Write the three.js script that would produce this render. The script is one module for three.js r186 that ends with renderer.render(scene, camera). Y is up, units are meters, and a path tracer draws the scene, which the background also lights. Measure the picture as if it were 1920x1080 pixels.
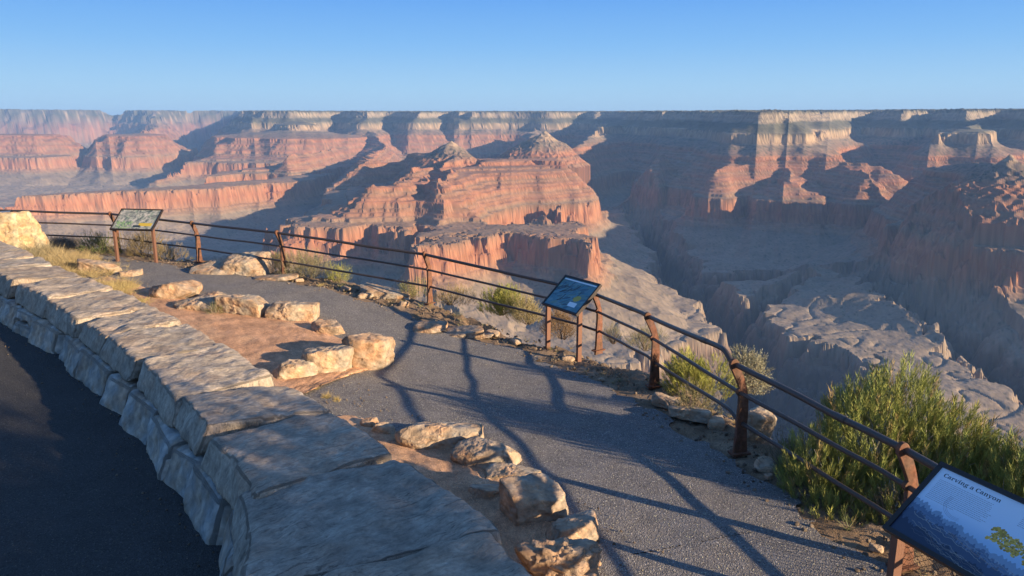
import * as THREE from 'three';
import { mergeGeometries, mergeVertices } from 'three/addons/utils/BufferGeometryUtils.js';
import { createNoise2D, createNoise3D } from 'simplex-noise';

// ---------------------------------------------------------------- camera, sky, sun, exposure
const FOCAL = 1395, HORIZON = 230, EYE = 3.35;              // pixels of a 1920 x 1080 picture; metres above the path
const PITCH = Math.atan((540 - HORIZON) / FOCAL);
const scene = new THREE.Scene();
const camera = new THREE.PerspectiveCamera(2 * Math.atan(540 / FOCAL) * 180 / Math.PI, 16 / 9, 0.1, 90000);
camera.position.set(0, EYE, 0);
camera.rotation.x = -PITCH;
const renderer = new THREE.WebGLRenderer({ antialias: true });
renderer.setSize(1024, 576);
renderer.toneMapping = THREE.LinearToneMapping;
renderer.toneMappingExposure = 2.4;
renderer.shadowMap.enabled = true;

const SUN_AZ = 121 * Math.PI / 180, SUN_EL = 13.6 * Math.PI / 180;   // clockwise from the view direction; height
const sunDir = new THREE.Vector3(Math.sin(SUN_AZ) * Math.cos(SUN_EL), Math.sin(SUN_EL), -Math.cos(SUN_AZ) * Math.cos(SUN_EL));
const sun = new THREE.DirectionalLight(new THREE.Color().setRGB(1, 0.76, 0.5), 5.0);
sun.name = 'sun';
sun.position.copy(sunDir).multiplyScalar(60); sun.castShadow = true;
sun.shadow.mapSize.set(4096, 4096);
Object.assign(sun.shadow.camera, { left: -30, right: 30, top: 30, bottom: -30, near: 1, far: 140 });
scene.add(sun, sun.target);

{ // clear morning sky: pale at the horizon, deep blue overhead, a broad glow round the sun
  const W = 512, H = 256, d = new Float32Array(W * H * 4);
  const stops = [[-90, .10, .11, .13], [-3, .13, .17, .22], [0, .20, .285, .36], [2.5, .165, .275, .378], [5.5, .10, .22, .385], [9, .058, .165, .375], [15, .05, .13, .31], [30, .043, .105, .25], [90, .038, .085, .19]];
  const v = new THREE.Vector3();
  for (let j = 0; j < H; j++) for (let i = 0; i < W; i++) {
    const el = ((j + .5) / H - .5) * 180, az = ((i + .5) / W - .5) * 2 * Math.PI;
    let k = 0; while (k < stops.length - 2 && el > stops[k + 1][0]) k++;
    const a = stops[k], b = stops[k + 1], t = Math.min(1, Math.max(0, (el - a[0]) / (b[0] - a[0])));
    const e = el * Math.PI / 180;
    v.set(Math.cos(e) * Math.cos(az), Math.sin(e), Math.cos(e) * Math.sin(az));
    const c = Math.max(0, v.dot(sunDir)), glow = .05 * c ** 4 + .25 * c ** 24;
    const o = (j * W + i) * 4;
    for (let q = 0; q < 3; q++) d[o + q] = (a[1 + q] + (b[1 + q] - a[1 + q]) * t + glow * [1, .86, .62][q]);
    d[o + 3] = 1;
  }
  const t = new THREE.DataTexture(d, W, H, THREE.RGBAFormat, THREE.FloatType);
  t.mapping = THREE.EquirectangularReflectionMapping; t.magFilter = t.minFilter = THREE.LinearFilter; t.wrapS = THREE.RepeatWrapping; t.needsUpdate = true;
  scene.background = t; scene.environment = t;
}
scene.fog = new THREE.FogExp2(new THREE.Color().setRGB(0.30, 0.55, 1.0), 2.7e-5);

// ---------------------------------------------------------------- helpers
function rng(seed) { let a = seed >>> 0; return () => { a = (a + 0x6D2B79F5) | 0; let t = Math.imul(a ^ (a >>> 15), 1 | a); t = (t + Math.imul(t ^ (t >>> 7), 61 | t)) ^ t; return ((t ^ (t >>> 14)) >>> 0) / 4294967296; }; }
const N2 = createNoise2D(rng(11)), N3 = createNoise3D(rng(12));
const clamp = (x, a = 0, b = 1) => Math.min(b, Math.max(a, x));
const smooth = (a, b, x) => { const t = clamp((x - a) / (b - a)); return t * t * (3 - 2 * t); };
const mix = (a, b, t) => a + (b - a) * t;
function fbm2(x, y, o = 4) { let s = 0, a = .5; for (let i = 0; i < o; i++) { s += a * N2(x, y); x = x * 2.03 + 17.1; y = y * 2.03 - 9.7; a *= .5; } return s; }
function fbm3(x, y, z, o = 4) { let s = 0, a = .5; for (let i = 0; i < o; i++) { s += a * N3(x, y, z); x = x * 2.03 + 17.1; y = y * 2.03 - 9.7; z = z * 2.03 + 4.3; a *= .5; } return s; }
// the direction of a photograph pixel
const CP = Math.cos(PITCH), SP = Math.sin(PITCH);
function ray(px, py) { const a = (px - 960) / FOCAL, b = (540 - py) / FOCAL; return [a, b * CP - SP, -b * SP - CP]; }
// the rim of the path falls gently towards the point where the fence turns
const groundY = (x, z) => -0.38 * Math.exp(-(((x - .9) / 4.2) ** 2 + ((z + 12.6) / 4.6) ** 2));
// pixel -> point on the ground, raised by h
function G(px, py, h = 0) { const r = ray(px, py); let y = 0, t = 1; for (let i = 0; i < 12; i++) { t = (EYE - y - h) / -r[1]; y = groundY(r[0] * t, r[2] * t); } return new THREE.Vector3(r[0] * t, y + h, r[2] * t); }

const taken = {};
function numbered(n) { const k = taken[n] = (taken[n] ?? -1) + 1; return k ? n + '_' + String(k).padStart(3, '0') : n; }
function mesh(name, geo, mat, parent) { const m = new THREE.Mesh(geo, mat); m.name = name; m.castShadow = m.receiveShadow = true; if (parent) parent.add(m); return m; }
function thing(name, label, category, pos, group) { const o = new THREE.Group(); o.name = numbered(name); o.userData = { label, category }; if (group) o.userData.group = group; if (pos) o.position.copy(pos); scene.add(o); return o; }
function single(name, geo, mat, label, category, group) { const m = mesh(numbered(name), geo, mat, scene); m.userData = { label, category }; if (group) m.userData.group = group; return m; }
function structure(name, geo, mat, label) { const m = mesh(name, geo, mat, scene); m.userData = { kind: 'structure', label, category: name.replace(/_/g, ' ') }; return m; }
function stdMat(r, g, b, rough = .9, o = {}) { return new THREE.MeshStandardMaterial({ color: new THREE.Color().setRGB(r, g, b), roughness: rough, ...o }); }
// ---------------------------------------------------------------- the canyon
{
  // depth below the rim beds as a function of the way out from the rim: cliffs and slopes of the beds
  const prof = [[0, 0], [8, 30], [22, 36], [30, 62], [48, 70], [58, 96], [80, 104], [228, 188], [246, 266], [272, 286], [448, 372]];
  let s = 448, d = 372;
  const steps = (list) => { for (const [c, cr, sl, sr] of list) prof.push([s += cr, d += c], [s += sr, d += sl]); };
  steps([[30, 7, 7, 22], [16, 5, 10, 30], [12, 4, 12, 34], [26, 7, 8, 24], [14, 4, 12, 36], [10, 4, 10, 30], [30, 8, 8, 22], [14, 4, 10, 30], [12, 4, 11, 34], [18, 5, 13, 44]]);
  steps([[80, 13, 4, 10], [66, 12, 14, 30], [12, 4, 26, 54], [10, 4, 30, 64]]);
  prof.push([s += 340, d += 112], [s += 900, d += 44], [s + 6000, d + 110]);
  const LUT = new Float32Array(9000);
  for (let i = 0, k = 0; i < LUT.length; i++) { while (k < prof.length - 2 && i > prof[k + 1][0]) k++; const a = prof[k], b = prof[k + 1]; LUT[i] = a[1] + (b[1] - a[1]) * clamp((i - a[0]) / (b[0] - a[0])); }
  const P = (s) => { if (s <= 0) return 0; if (s >= 8998) return LUT[8999]; const i = s | 0; return LUT[i] + (LUT[i + 1] - LUT[i]) * (s - i); };
  const Pinv = (dep) => { let i = 0; while (i < 8990 && LUT[i] < dep) i++; return i; };
  const DIP = 0.0143;
  // places: by pixel and the bed seen there, or by pixel column and distance in km
  function place(q) {
    if (q.length === 3) { const r = ray(q[0], q[1]), h = Math.hypot(r[0], r[2]), t = q[2] / (DIP * h - r[1]); return [r[0] * t, r[2] * t]; }
    const r = ray(q[0], 300), h = Math.hypot(r[0], r[2]); return [r[0] / h * q[1] * 1000, r[2] / h * q[1] * 1000];
  }
  const F = [];
  const area = (depth, pts, o = {}) => F.push({ s0: Pinv(depth), pts: pts.map(place), closed: true, ...o });
  const crest = (pts, o = {}) => F.push({ pts: pts.map((q) => place(q.at)), lev: pts.map((q) => Pinv(q.d)), closed: false, ...o });
  // north rim plateau
  area(0, [[-500, 26], [-200, 25], [0, 24.5], [120, 23.6], [230, 24.8], [300, 22.6], [390, 24.5], [440, 26], [462, 22], [466, 15.2], [486, 13.3], [560, 13.0], [640, 13.6], [690, 12.6], [730, 14], [790, 12.6], [840, 13.8], [880, 12.7], [960, 12.9], [1040, 12.6], [1100, 13], [1150, 12], [1165, 10.6], [1215, 9.8], [1300, 9.0], [1375, 8.0], [1414, 7.15], [1478, 7.2], [1486, 8.2], [1560, 9.6], [1620, 10.4], [1680, 9.6], [1740, 10.2], [1800, 9.2], [1860, 9.8], [1950, 8.8], [2100, 9], [2500, 10], [2600, 33], [-600, 33]]);
  // left: far mesas, and the ranks of promontories stepping down from the rim
  area(400, [[-60, 13.6], [60, 13.2], [125, 13.4], [130, 14.2], [-60, 14.6]]);
  area(655, [[-90, 12.9], [60, 12.5], [140, 12.8], [150, 15], [-90, 15.5]], { lean: .2 });
  area(390, [[200, 12.9], [240, 12.5], [320, 12.9], [325, 14], [200, 14]]);
  area(655, [[185, 285, 655], [240, 282, 655], [292, 280, 655], [350, 12.6], [370, 15], [230, 15]], { lean: .2 });
  crest([{ at: [250, 13.5], d: 390 }, { at: [300, 18], d: 330 }, { at: [300, 22], d: 120 }]);
  area(372, [[405, 12.4], [440, 11.4], [520, 10.9], [640, 10.9], [700, 11.7], [640, 13], [480, 13.3]], { lean: .3 });
  area(655, [[288, 312, 655], [335, 305, 655], [400, 303, 655], [480, 306, 655], [560, 306, 655], [640, 304, 655], [660, 12], [480, 12.6], [400, 12.2]], { lean: .3 });
  crest([{ at: [535, 8.7], d: 455 }, { at: [590, 9.3], d: 470 }, { at: [640, 10.6], d: 400 }]);
  area(655, [[368, 331, 655], [440, 326, 655], [520, 324, 655], [600, 320, 655], [650, 314, 655], [680, 10], [560, 10], [440, 9.2]], { lean: .3 });
  area(655, [[-60, 372, 655], [20, 368, 655], [90, 365, 655], [180, 360, 655], [290, 356, 655], [400, 351, 655], [500, 344, 655], [590, 336, 655], [640, 8.8], [450, 7.8], [280, 7.3], [100, 7.2], [-60, 7.0]], { lean: .12 });
  crest([{ at: [700, 12.7], d: 170 }, { at: [720, 10.4], d: 380 }, { at: [700, 8.6], d: 400 }, { at: [690, 7.0], d: 380 }, { at: [640, 6.9], d: 520 }]);
  // the butte in the middle
  crest([{ at: [848, 6.3], d: 300 }, { at: [770, 7.0], d: 378 }, { at: [690, 7.0], d: 390 }]);
  area(372, [[895, 6.05], [940, 5.95], [990, 298, 372], [1056, 300, 372], [1046, 6.35], [960, 6.3], [890, 6.3]], { lean: .05 });
  crest([{ at: [848, 6.25], d: 330 }, { at: [838, 5.5], d: 374 }, { at: [826, 4.85], d: 388 }, { at: [818, 4.62], d: 480 }]);
  crest([{ at: [846, 6.1], d: 372 }, { at: [792, 5.5], d: 384 }, { at: [757, 4.82], d: 384 }, { at: [700, 4.76], d: 450 }, { at: [640, 4.72], d: 550 }]);
  area(445, [[814, 4.76], [836, 4.7], [862, 5.1], [900, 5.45], [950, 5.62], [1052, 5.78], [1052, 6.4], [840, 6.5], [815, 5.6]], { lean: .25 });
  crest([{ at: [960, 6.05], d: 374 }, { at: [930, 5.5], d: 480 }, { at: [908, 5.15], d: 600 }]);
  area(655, [[485, 442, 655], [520, 431, 655], [580, 425, 655], [640, 427, 655], [700, 420, 655], [755, 433, 655], [768, 4.75], [784, 4.7], [790, 441, 655], [830, 437, 655], [870, 432, 655], [897, 424, 655], [916, 5.0], [950, 384, 655], [990, 374, 655], [1050, 374, 655], [1086, 368, 655], [1075, 6.8], [900, 7.1], [700, 7.1], [610, 6.6], [600, 5.6], [540, 5.0]], { lean: .3 });
  area(655, [[762, 478, 655], [800, 462, 655], [850, 450, 655], [917, 436, 655], [1000, 442, 655], [1060, 444, 655], [1100, 456, 655], [1112, 4.5], [1080, 4.7], [1000, 4.5], [900, 4.5], [800, 3.95]], { lean: .1 });
  crest([{ at: [1010, 4.5], d: 590 }, { at: [1016, 4.45], d: 600 }]);
  crest([{ at: [1060, 4.6], d: 690 }, { at: [1060, 5.6], d: 700 }]);
  crest([{ at: [1086, 5.7], d: 700 }, { at: [1150, 5.5], d: 930 }, { at: [1220, 5.3], d: 1000 }]);
  // behind: the grey pyramid and the ridge from the rim
  crest([{ at: [1016, 7.5], d: 330 }, { at: [990, 9], d: 420 }, { at: [1000, 12], d: 200 }]);
  crest([{ at: [1160, 10.6], d: 60 }, { at: [1116, 9.0], d: 262 }, { at: [1066, 7.9], d: 380 }, { at: [1032, 7.4], d: 430 }]);
  // right: spurs under the prow, the capped mesa and the dark butte
  crest([{ at: [1440, 7.15], d: 100 }, { at: [1400, 6.7], d: 390 }, { at: [1352, 6.3], d: 470 }]);
  crest([{ at: [1470, 7.1], d: 120 }, { at: [1560, 6.8], d: 360 }, { at: [1650, 6.7], d: 390 }]);
  crest([{ at: [1480, 6.7], d: 372 }, { at: [1490, 6.1], d: 480 }]);
  crest([{ at: [1570, 6.8], d: 400 }, { at: [1620, 6.2], d: 440 }, { at: [1670, 6.0], d: 600 }]);
  area(655, [[1335, 345, 655], [1360, 355, 655], [1430, 358, 655], [1500, 362, 655], [1560, 358, 655], [1620, 362, 655], [1690, 352, 655], [1680, 7.2], [1560, 7.6], [1400, 7.4], [1345, 7.0]], { lean: .2 });
  area(172, [[1765, 7.4], [1845, 7.4], [1850, 8.2], [1780, 8.6]]);
  crest([{ at: [1810, 8.4], d: 150 }, { at: [1830, 10], d: 60 }]);
  crest([{ at: [1800, 7.5], d: 372 }, { at: [1752, 7.2], d: 400 }]);
  crest([{ at: [1892, 4.75], d: 290 }, { at: [1960, 5.3], d: 330 }, { at: [2100, 5.8], d: 400 }, { at: [2500, 7.6], d: 250 }]);
  crest([{ at: [1892, 4.75], d: 290 }, { at: [1835, 5.3], d: 300 }, { at: [1780, 5.7], d: 330 }, { at: [1745, 5.85], d: 600 }]);
  crest([{ at: [1850, 5.1], d: 400 }, { at: [1700, 4.85], d: 590 }, { at: [1615, 4.75], d: 690 }, { at: [1540, 4.6], d: 880 }]);
  crest([{ at: [1245, 7.6], d: 400 }, { at: [1215, 7.0], d: 500 }]);
  crest([{ at: [1190, 6.5], d: 655 }, { at: [1110, 6.3], d: 660 }]);
  // our own rim: the point we stand on and the rim running away sunward
  F.push({ s0: 0, closed: true, steep: 1.9, pts: [[-30, 10], [-19, -17], [-12, -19.5], [-9, -18.5], [-5, -17], [-1.6, -15.6], [1.8, -13], [3.0, -9.5], [3.8, -6], [6, -3.4], [16, -3], [22, 10], [60, 60], [2000, 1500], [2000, 6000], [-3000, 6000], [-1500, 600]] });
  const cones = [[[1016, 7.5], 172, .66], [[848, 6.3], 226, .62], [[1886, 4.8], 222, .62]].map(([q, d0, k]) => [...place(q), d0, k]);
  for (const f of F) {
    let x0 = 1e9, x1 = -1e9, z0 = 1e9, z1 = -1e9; for (const [x, z] of f.pts) { x0 = Math.min(x0, x); x1 = Math.max(x1, x); z0 = Math.min(z0, z); z1 = Math.max(z1, z); }
    f.box = [x0, x1, z0, z1]; f.low = f.closed ? f.s0 : Math.min(...f.lev);
  }
  // how far out from the nearest rim, ridge or mesa a place lies, in metres of the profile
  function wayOut(x, z, best, rough) {
    for (const f of F) {
      const b = f.box, dx = Math.max(b[0] - x, 0, x - b[1]), dz = Math.max(b[2] - z, 0, z - b[3]);
      if (f.low + Math.sqrt(dx * dx + dz * dz) - 110 >= best) continue;
      const p = f.pts, n = p.length; let m = 1e12, inside = false;
      if (f.closed) {
        for (let i = 0, j = n - 1; i < n; j = i++) {
          const ax = p[j][0], az = p[j][1], bx = p[i][0], bz = p[i][1], ex = bx - ax, ez = bz - az;
          let t = ((x - ax) * ex + (z - az) * ez) / (ex * ex + ez * ez); t = t < 0 ? 0 : t > 1 ? 1 : t;
          const qx = x - ax - ex * t, qz = z - az - ez * t, q = qx * qx + qz * qz; if (q < m) m = q;
          if ((bz > z) !== (az > z) && x < (ax - bx) * (z - bz) / (az - bz) + bx) inside = !inside;
        }
        m = (inside ? -1 : 1) * Math.sqrt(m) + rough; const s = f.s0 + (m < 0 ? m * (f.s0 > 5 ? (f.lean ?? .12) : 1) : m * (f.steep ?? 1)); if (s < best) best = s;
      } else for (let i = 0; i < n - 1; i++) {
        const ax = p[i][0], az = p[i][1], ex = p[i + 1][0] - ax, ez = p[i + 1][1] - az;
        let t = ((x - ax) * ex + (z - az) * ez) / (ex * ex + ez * ez); t = t < 0 ? 0 : t > 1 ? 1 : t;
        const qx = x - ax - ex * t, qz = z - az - ez * t, s = f.lev[i] + (f.lev[i + 1] - f.lev[i]) * t + Math.max(Math.sqrt(qx * qx + qz * qz) + rough, -8) * (f.steep ?? 1); if (s < best) best = s;
      }
    }
    return best;
  }
  const gorge = [];
  const river = (pts, deep, wide) => gorge.push({ p: pts.map(place), deep, wide });
  river([[2300, 1.9], [1920, 2.2], [1750, 2.4], [1660, 2.6], [1570, 2.85], [1490, 3.25]], 330, 370);
  river([[1490, 3.25], [1432, 3.7], [1376, 4.1], [1304, 4.6], [1272, 5.3], [1230, 6.2], [1180, 7.2]], 330, 180);
  river([[1290, 4.8], [1420, 4.85], [1560, 4.85], [1700, 4.65], [1800, 4.15], [1900, 3.75], [2100, 3.4]], 260, 230);
  river([[1390, 4.05], [1450, 4.25], [1510, 4.5]], 200, 100);
  river([[1490, 3.25], [1330, 2.75], [1100, 2.5], [900, 2.6], [750, 3.0], [640, 3.6], [500, 4.0], [380, 4.6], [330, 5.4]], 330, 400);
  function heightAt(x, z) {
    const r = Math.hypot(x, z), w = smooth(60, 1400, r), far = clamp(r / 7000, .75, 2);
    const wx = x + w * (55 * N2(x / 900, z / 900) + 30 * N2(x / 340 + 7, z / 340)), wz = z + w * (55 * N2(x / 900 + 40, z / 900) + 30 * N2(x / 340 - 30, z / 340 + 9));
    const a1 = Math.abs(N2(x / (640 * far) + 3, z / (640 * far))), a2 = Math.abs(N2(x / (230 * far), z / (230 * far) + 5));
    let n = 105 * far * (a1 - .22) + 34 * far * (a2 - .25);
    let s = wayOut(wx, wz, 7000, w * n);
    const wall = (s > 770 && s < 860) || (s > 225 && s < 262) ? 1 : .38;   // the two great cliffs are fluted, the ledgy beds less so
    if (s > -60) s += w * wall * smooth(-60, 20, s) * (.45 + .9 * Math.abs(N2(x / 330, z / 330))) * (15 * (Math.abs(N2(x / 96, z / 96)) - .3) + (r < 16000 ? 7 * (Math.abs(N2(x / 37, z / 37)) - .3) : 0));
    let dep = P(s);
    for (const c of cones) { const q = Math.hypot(wx - c[0], wz - c[1]); if (q < 500) dep = Math.min(dep, c[2] + q * c[3] + 20 * Math.abs(N2(x / 90, z / 90)) * Math.min(1, q / 60)); }
    if (dep > 860) {   // the broad bench above the gorge rolls and is cut by washes
      const k = smooth(860, 1010, dep) * w;
      dep += k * (13 * N2(x / 700, z / 700) + 10 * (1 - Math.abs(N2(x / 760 + .3 * N2(x / 210, z / 210), z / 760 + .3 * N2(x / 210 + 9, z / 210)))) ** 5 + 2.4 * N2(x / 130, z / 130) + .8 * N2(x / 45, z / 45) + .5 * N2(x / 20, z / 20) - 4);
    }
    // the inner gorge
    for (const g of gorge) {
      let m = 1e12, at = 0; const p = g.p;
      for (let i = 0; i < p.length - 1; i++) { const ax = p[i][0], az = p[i][1], ex = p[i + 1][0] - ax, ez = p[i + 1][1] - az; let t = ((wx - ax) * ex + (wz - az) * ez) / (ex * ex + ez * ez); t = clamp(t); const q = Math.hypot(wx - ax - ex * t, wz - az - ez * t); if (q < m) { m = q; at = (i + t) / (p.length - 1); } }
      const half = g.wide * (g.taper ? mix(.25, 1, at) : 1);
      if (m > half + 200) continue;
      m += 90 * (Math.abs(N2(x / 300, z / 300)) - .3) + 36 * (Math.abs(N2(x / 110, z / 110)) - .3) + 12 * (Math.abs(N2(x / 40, z / 40)) - .3);
      let c = 0;
      if (m < half) c = m > half - 24 ? mix(70, 0, (m - half + 24) / 24) : 70 + (g.deep - 70) * smooth(0, 1, clamp((half - 24 - m) / (half * .85)));
      if (c > 0) dep = Math.max(dep, Math.min(dep + c, 1040 + c));
    }
    const wood = dep < 3 && r > 4000 ? 15 * Math.max(0, N2(x / 52, z / 52)) + 8 * N2(x / 190, z / 190) + 9 * N2(x / 900, z / 900) : 0;   // forest along the far rim
    return [DIP * r - dep + wood - 6 * smooth(18, 60, r), dep];
  }
  // colours of the beds (base colours, linear)
  const beds = [[0, .12, .12, .09], [20, .23, .20, .155], [58, .21, .18, .14], [64, .15, .135, .105], [72, .22, .19, .145], [96, .19, .165, .13], [102, .075, .08, .058], [182, .09, .088, .066], [190, .28, .225, .155], [264, .25, .19, .13], [284, .15, .125, .10], [330, .17, .12, .09], [372, .19, .115, .08],
    [402, .21, .105, .07], [412, .15, .105, .08], [470, .20, .105, .072], [480, .15, .11, .085], [540, .205, .11, .075], [560, .155, .115, .09], [610, .20, .115, .08], [640, .15, .125, .10], [658, .20, .145, .11], [672, .245, .145, .10], [740, .25, .13, .083], [800, .225, .14, .098], [846, .20, .155, .12],
    [880, .19, .165, .135], [930, .215, .185, .15], [1010, .235, .205, .17], [1062, .235, .20, .165], [1070, .19, .145, .115], [1110, .15, .115, .095], [1150, .10, .085, .08], [1500, .09, .08, .08]];
  const RED = [1.40, 1.16, .93], ALL = [1.22, 1.14, 1.05], LOW = [1.05, .95, .83];
  function bedColour(dep, x, z, y, out) {
    let q = dep + 9 * N2(x / 700, z / 700) + 3 * N2(x / 90, z / 90), k = 0; while (k < beds.length - 2 && q > beds[k + 1][0]) k++;
    const a = beds[k], b = beds[k + 1], t = clamp((q - a[0]) / (b[0] - a[0]));
    const layer = dep < 850 ? 1 : .25, stain = 1 + .15 * N2(x / 30 + y / 200, z / 30) + .12 * N2(x / 140, z / 140) + layer * (.20 * N2(q / 4.2, 3) + .18 * N2(q / 11, 8) + .10 * N2(q / 28, 5));
    for (let i = 0; i < 3; i++) out[i] = (a[1 + i] + (b[1 + i] - a[1 + i]) * t) * stain * (dep > 860 ? LOW[i] : dep > 650 ? RED[i] * .86 : dep > 360 ? RED[i] : ALL[i]);
    // scrub on the slopes and forest on the rims: patches with outlines of their own
    const bush = N2(x / 14, z / 14) * .6 + N2(x / 45 + 9, z / 45) * .5, slope = dep < 20 ? 1 : (dep > 100 && dep < 172) || (dep > 286 && dep < 360) ? .8 : dep > 850 && dep < 1075 ? .50 : .12;
    if (bush > 1 - slope * 1.05) { const m = smooth(0, .2, bush - 1 + slope * 1.05) * (dep > 850 ? .72 : .85); out[0] = mix(out[0], .055, m); out[1] = mix(out[1], .062, m); out[2] = mix(out[2], .04, m); }
  }
  function fan(a0, a1, cols, rows) {
    const n = rows.length, pos = new Float32Array((cols + 1) * n * 3), col = new Float32Array((cols + 1) * n * 3), idx = new Uint32Array(cols * (n - 1) * 6), c = [0, 0, 0];
    let k = 0;
    for (let i = 0; i <= cols; i++) {
      const az = mix(a0, a1, i / cols), sx = Math.sin(az), sz = -Math.cos(az);
      for (let j = 0; j < n; j++, k += 3) {
        const x = sx * rows[j], z = sz * rows[j], [y, dep] = heightAt(x, z);
        pos[k] = x; pos[k + 1] = y; pos[k + 2] = z;
        bedColour(dep, x, z, y, c); col[k] = c[0]; col[k + 1] = c[1]; col[k + 2] = c[2];
      }
    }
    k = 0;
    for (let i = 0; i < cols; i++) for (let j = 0; j < n - 1; j++) { const a = i * n + j, b = a + n; idx[k++] = a; idx[k++] = b; idx[k++] = a + 1; idx[k++] = b; idx[k++] = b + 1; idx[k++] = a + 1; }
    const g = new THREE.BufferGeometry(); g.setAttribute('position', new THREE.BufferAttribute(pos, 3)); g.setAttribute('color', new THREE.BufferAttribute(col, 3)); g.setIndex(new THREE.BufferAttribute(idx, 1));
    g.computeVertexNormals(); return g;
  }
//DEBUG
  const D = Math.PI / 180, Q = 1.2;
  const rows = []; let r = 24;
  while (r < 34000) { rows.push(r); r += (r < 2300 ? Math.max(6, r * .05) : r < 8200 ? 9.5 : r < 15000 ? 9.5 + (r - 8200) * .0042 : 42 + (r - 15000) * .02) * Q; }
  const m = new THREE.MeshStandardMaterial({ vertexColors: true, roughness: 1, flatShading: true });
  structure('canyon_terrain', fan(-38 * D, 38 * D, Math.round(930 / Q), rows), m, 'layered red and buff canyon walls, buttes and benches beyond the fence');
  const side = []; r = 24; while (r < 22000) { side.push(r); r += Math.max(8, r * .011); }
  structure('canyon_side_terrain', fan(38 * D, 96 * D, 230, side), m, 'canyon walls and buttes continuing on the sunward side');
}
// ---------------------------------------------------------------- textures: grain only
function tileNoise(S, cells, seed, persist = .5) {   // several octaves of noise that wrap round
  const out = new Float32Array(S * S), R = rng(seed); let a = 1, tot = 0;
  for (const c of cells) {
    const L = new Float32Array(c * c); for (let i = 0; i < L.length; i++) L[i] = R();
    for (let j = 0; j < S; j++) { const v = j / S * c, j0 = v | 0, fv = v - j0, sv = fv * fv * (3 - 2 * fv), r0 = (j0 % c) * c, r1 = ((j0 + 1) % c) * c;
      for (let i = 0; i < S; i++) { const u = i / S * c, i0 = u | 0, fu = u - i0, su = fu * fu * (3 - 2 * fu), i1 = (i0 + 1) % c; out[j * S + i] += a * mix(mix(L[r0 + i0], L[r0 + i1], su), mix(L[r1 + i0], L[r1 + i1], su), sv); } }
    tot += a; a *= persist;
  }
  for (let i = 0; i < out.length; i++) out[i] /= tot; return out;
}
function texture(S, fn, srgb) { const d = new Uint8Array(S * S * 4), c = [0, 0, 0]; for (let i = 0; i < S * S; i++) { fn(i, c); d[i * 4] = clamp(c[0]) * 255; d[i * 4 + 1] = clamp(c[1]) * 255; d[i * 4 + 2] = clamp(c[2]) * 255; d[i * 4 + 3] = 255; } const t = new THREE.DataTexture(d, S, S); t.wrapS = t.wrapT = THREE.RepeatWrapping; t.magFilter = THREE.LinearFilter; t.minFilter = THREE.LinearMipmapLinearFilter; t.generateMipmaps = true; if (srgb) t.colorSpace = THREE.SRGBColorSpace; t.needsUpdate = true; return t; }
function scatter(S, n, r0, r1, seed) { // round grains: [brightness, height]
  const R = rng(seed), br = new Float32Array(S * S).fill(-1), ht = new Float32Array(S * S);
  for (let k = 0; k < n; k++) { const x = R() * S, y = R() * S, r = r0 + (r1 - r0) * R() ** 2.2, b = R(), e = .6 + .6 * R();
    for (let j = Math.floor(-r); j <= r; j++) for (let i = Math.floor(-r); i <= r; i++) { const q = (i * i + j * j * e) / (r * r); if (q > 1) continue; const o = ((y + j + S) & (S - 1)) * S + ((x + i + S) & (S - 1)); const h = Math.sqrt(1 - q); if (h > ht[o]) { ht[o] = h; br[o] = b; } } }
  return [br, ht];
}
const rockN = tileNoise(512, [8, 16, 32, 64, 128, 256], 5, .62), rockM = tileNoise(512, [4, 8, 16, 32, 64], 6, .6);
const rockBump = texture(512, (i, c) => { const pit = Math.max(0, rockM[i] - .6) * 2; c[0] = c[1] = c[2] = rockN[i] - pit; });
const rockMap = texture(512, (i, c) => { const v = .80 + .34 * (rockN[i] - .5) * 1.6, w = (rockM[i] - .5) * .20; c[0] = v + w; c[1] = v; c[2] = v - w; }, true);
const [gB, gH] = scatter(1024, 30000, 1.2, 4.6, 21), fineN = tileNoise(1024, [16, 64, 256, 512], 22, .7);
const asphaltMap = texture(1024, (i, c) => { const b = gB[i]; let v = .50 + .22 * (fineN[i] - .5); if (b >= 0) v = b > .93 ? .84 : b > .7 ? .66 : b < .2 ? .34 : .44 + .22 * b; c[0] = v * 1.01; c[1] = v; c[2] = v * .99; if (b > .955) { c[0] *= 1.0; c[2] *= .86; } }, true);
const asphaltBump = texture(1024, (i, c) => { c[0] = c[1] = c[2] = .25 * fineN[i] + .7 * gH[i]; });
const [sB, sH] = scatter(1024, 16000, 1.0, 4.5, 31), soilN = tileNoise(1024, [8, 32, 128, 512], 32, .7);
const soilMap = texture(1024, (i, c) => { const v = .74 + .5 * (soilN[i] - .5), b = sB[i]; c[0] = v; c[1] = v * .97; c[2] = v * .93; if (b >= 0) { const q = .58 + .42 * b; c[0] = q; c[1] = q * .95; c[2] = q * .88; } }, true);
const soilBump = texture(1024, (i, c) => { c[0] = c[1] = c[2] = .55 * soilN[i] + .45 * sH[i]; });
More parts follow.
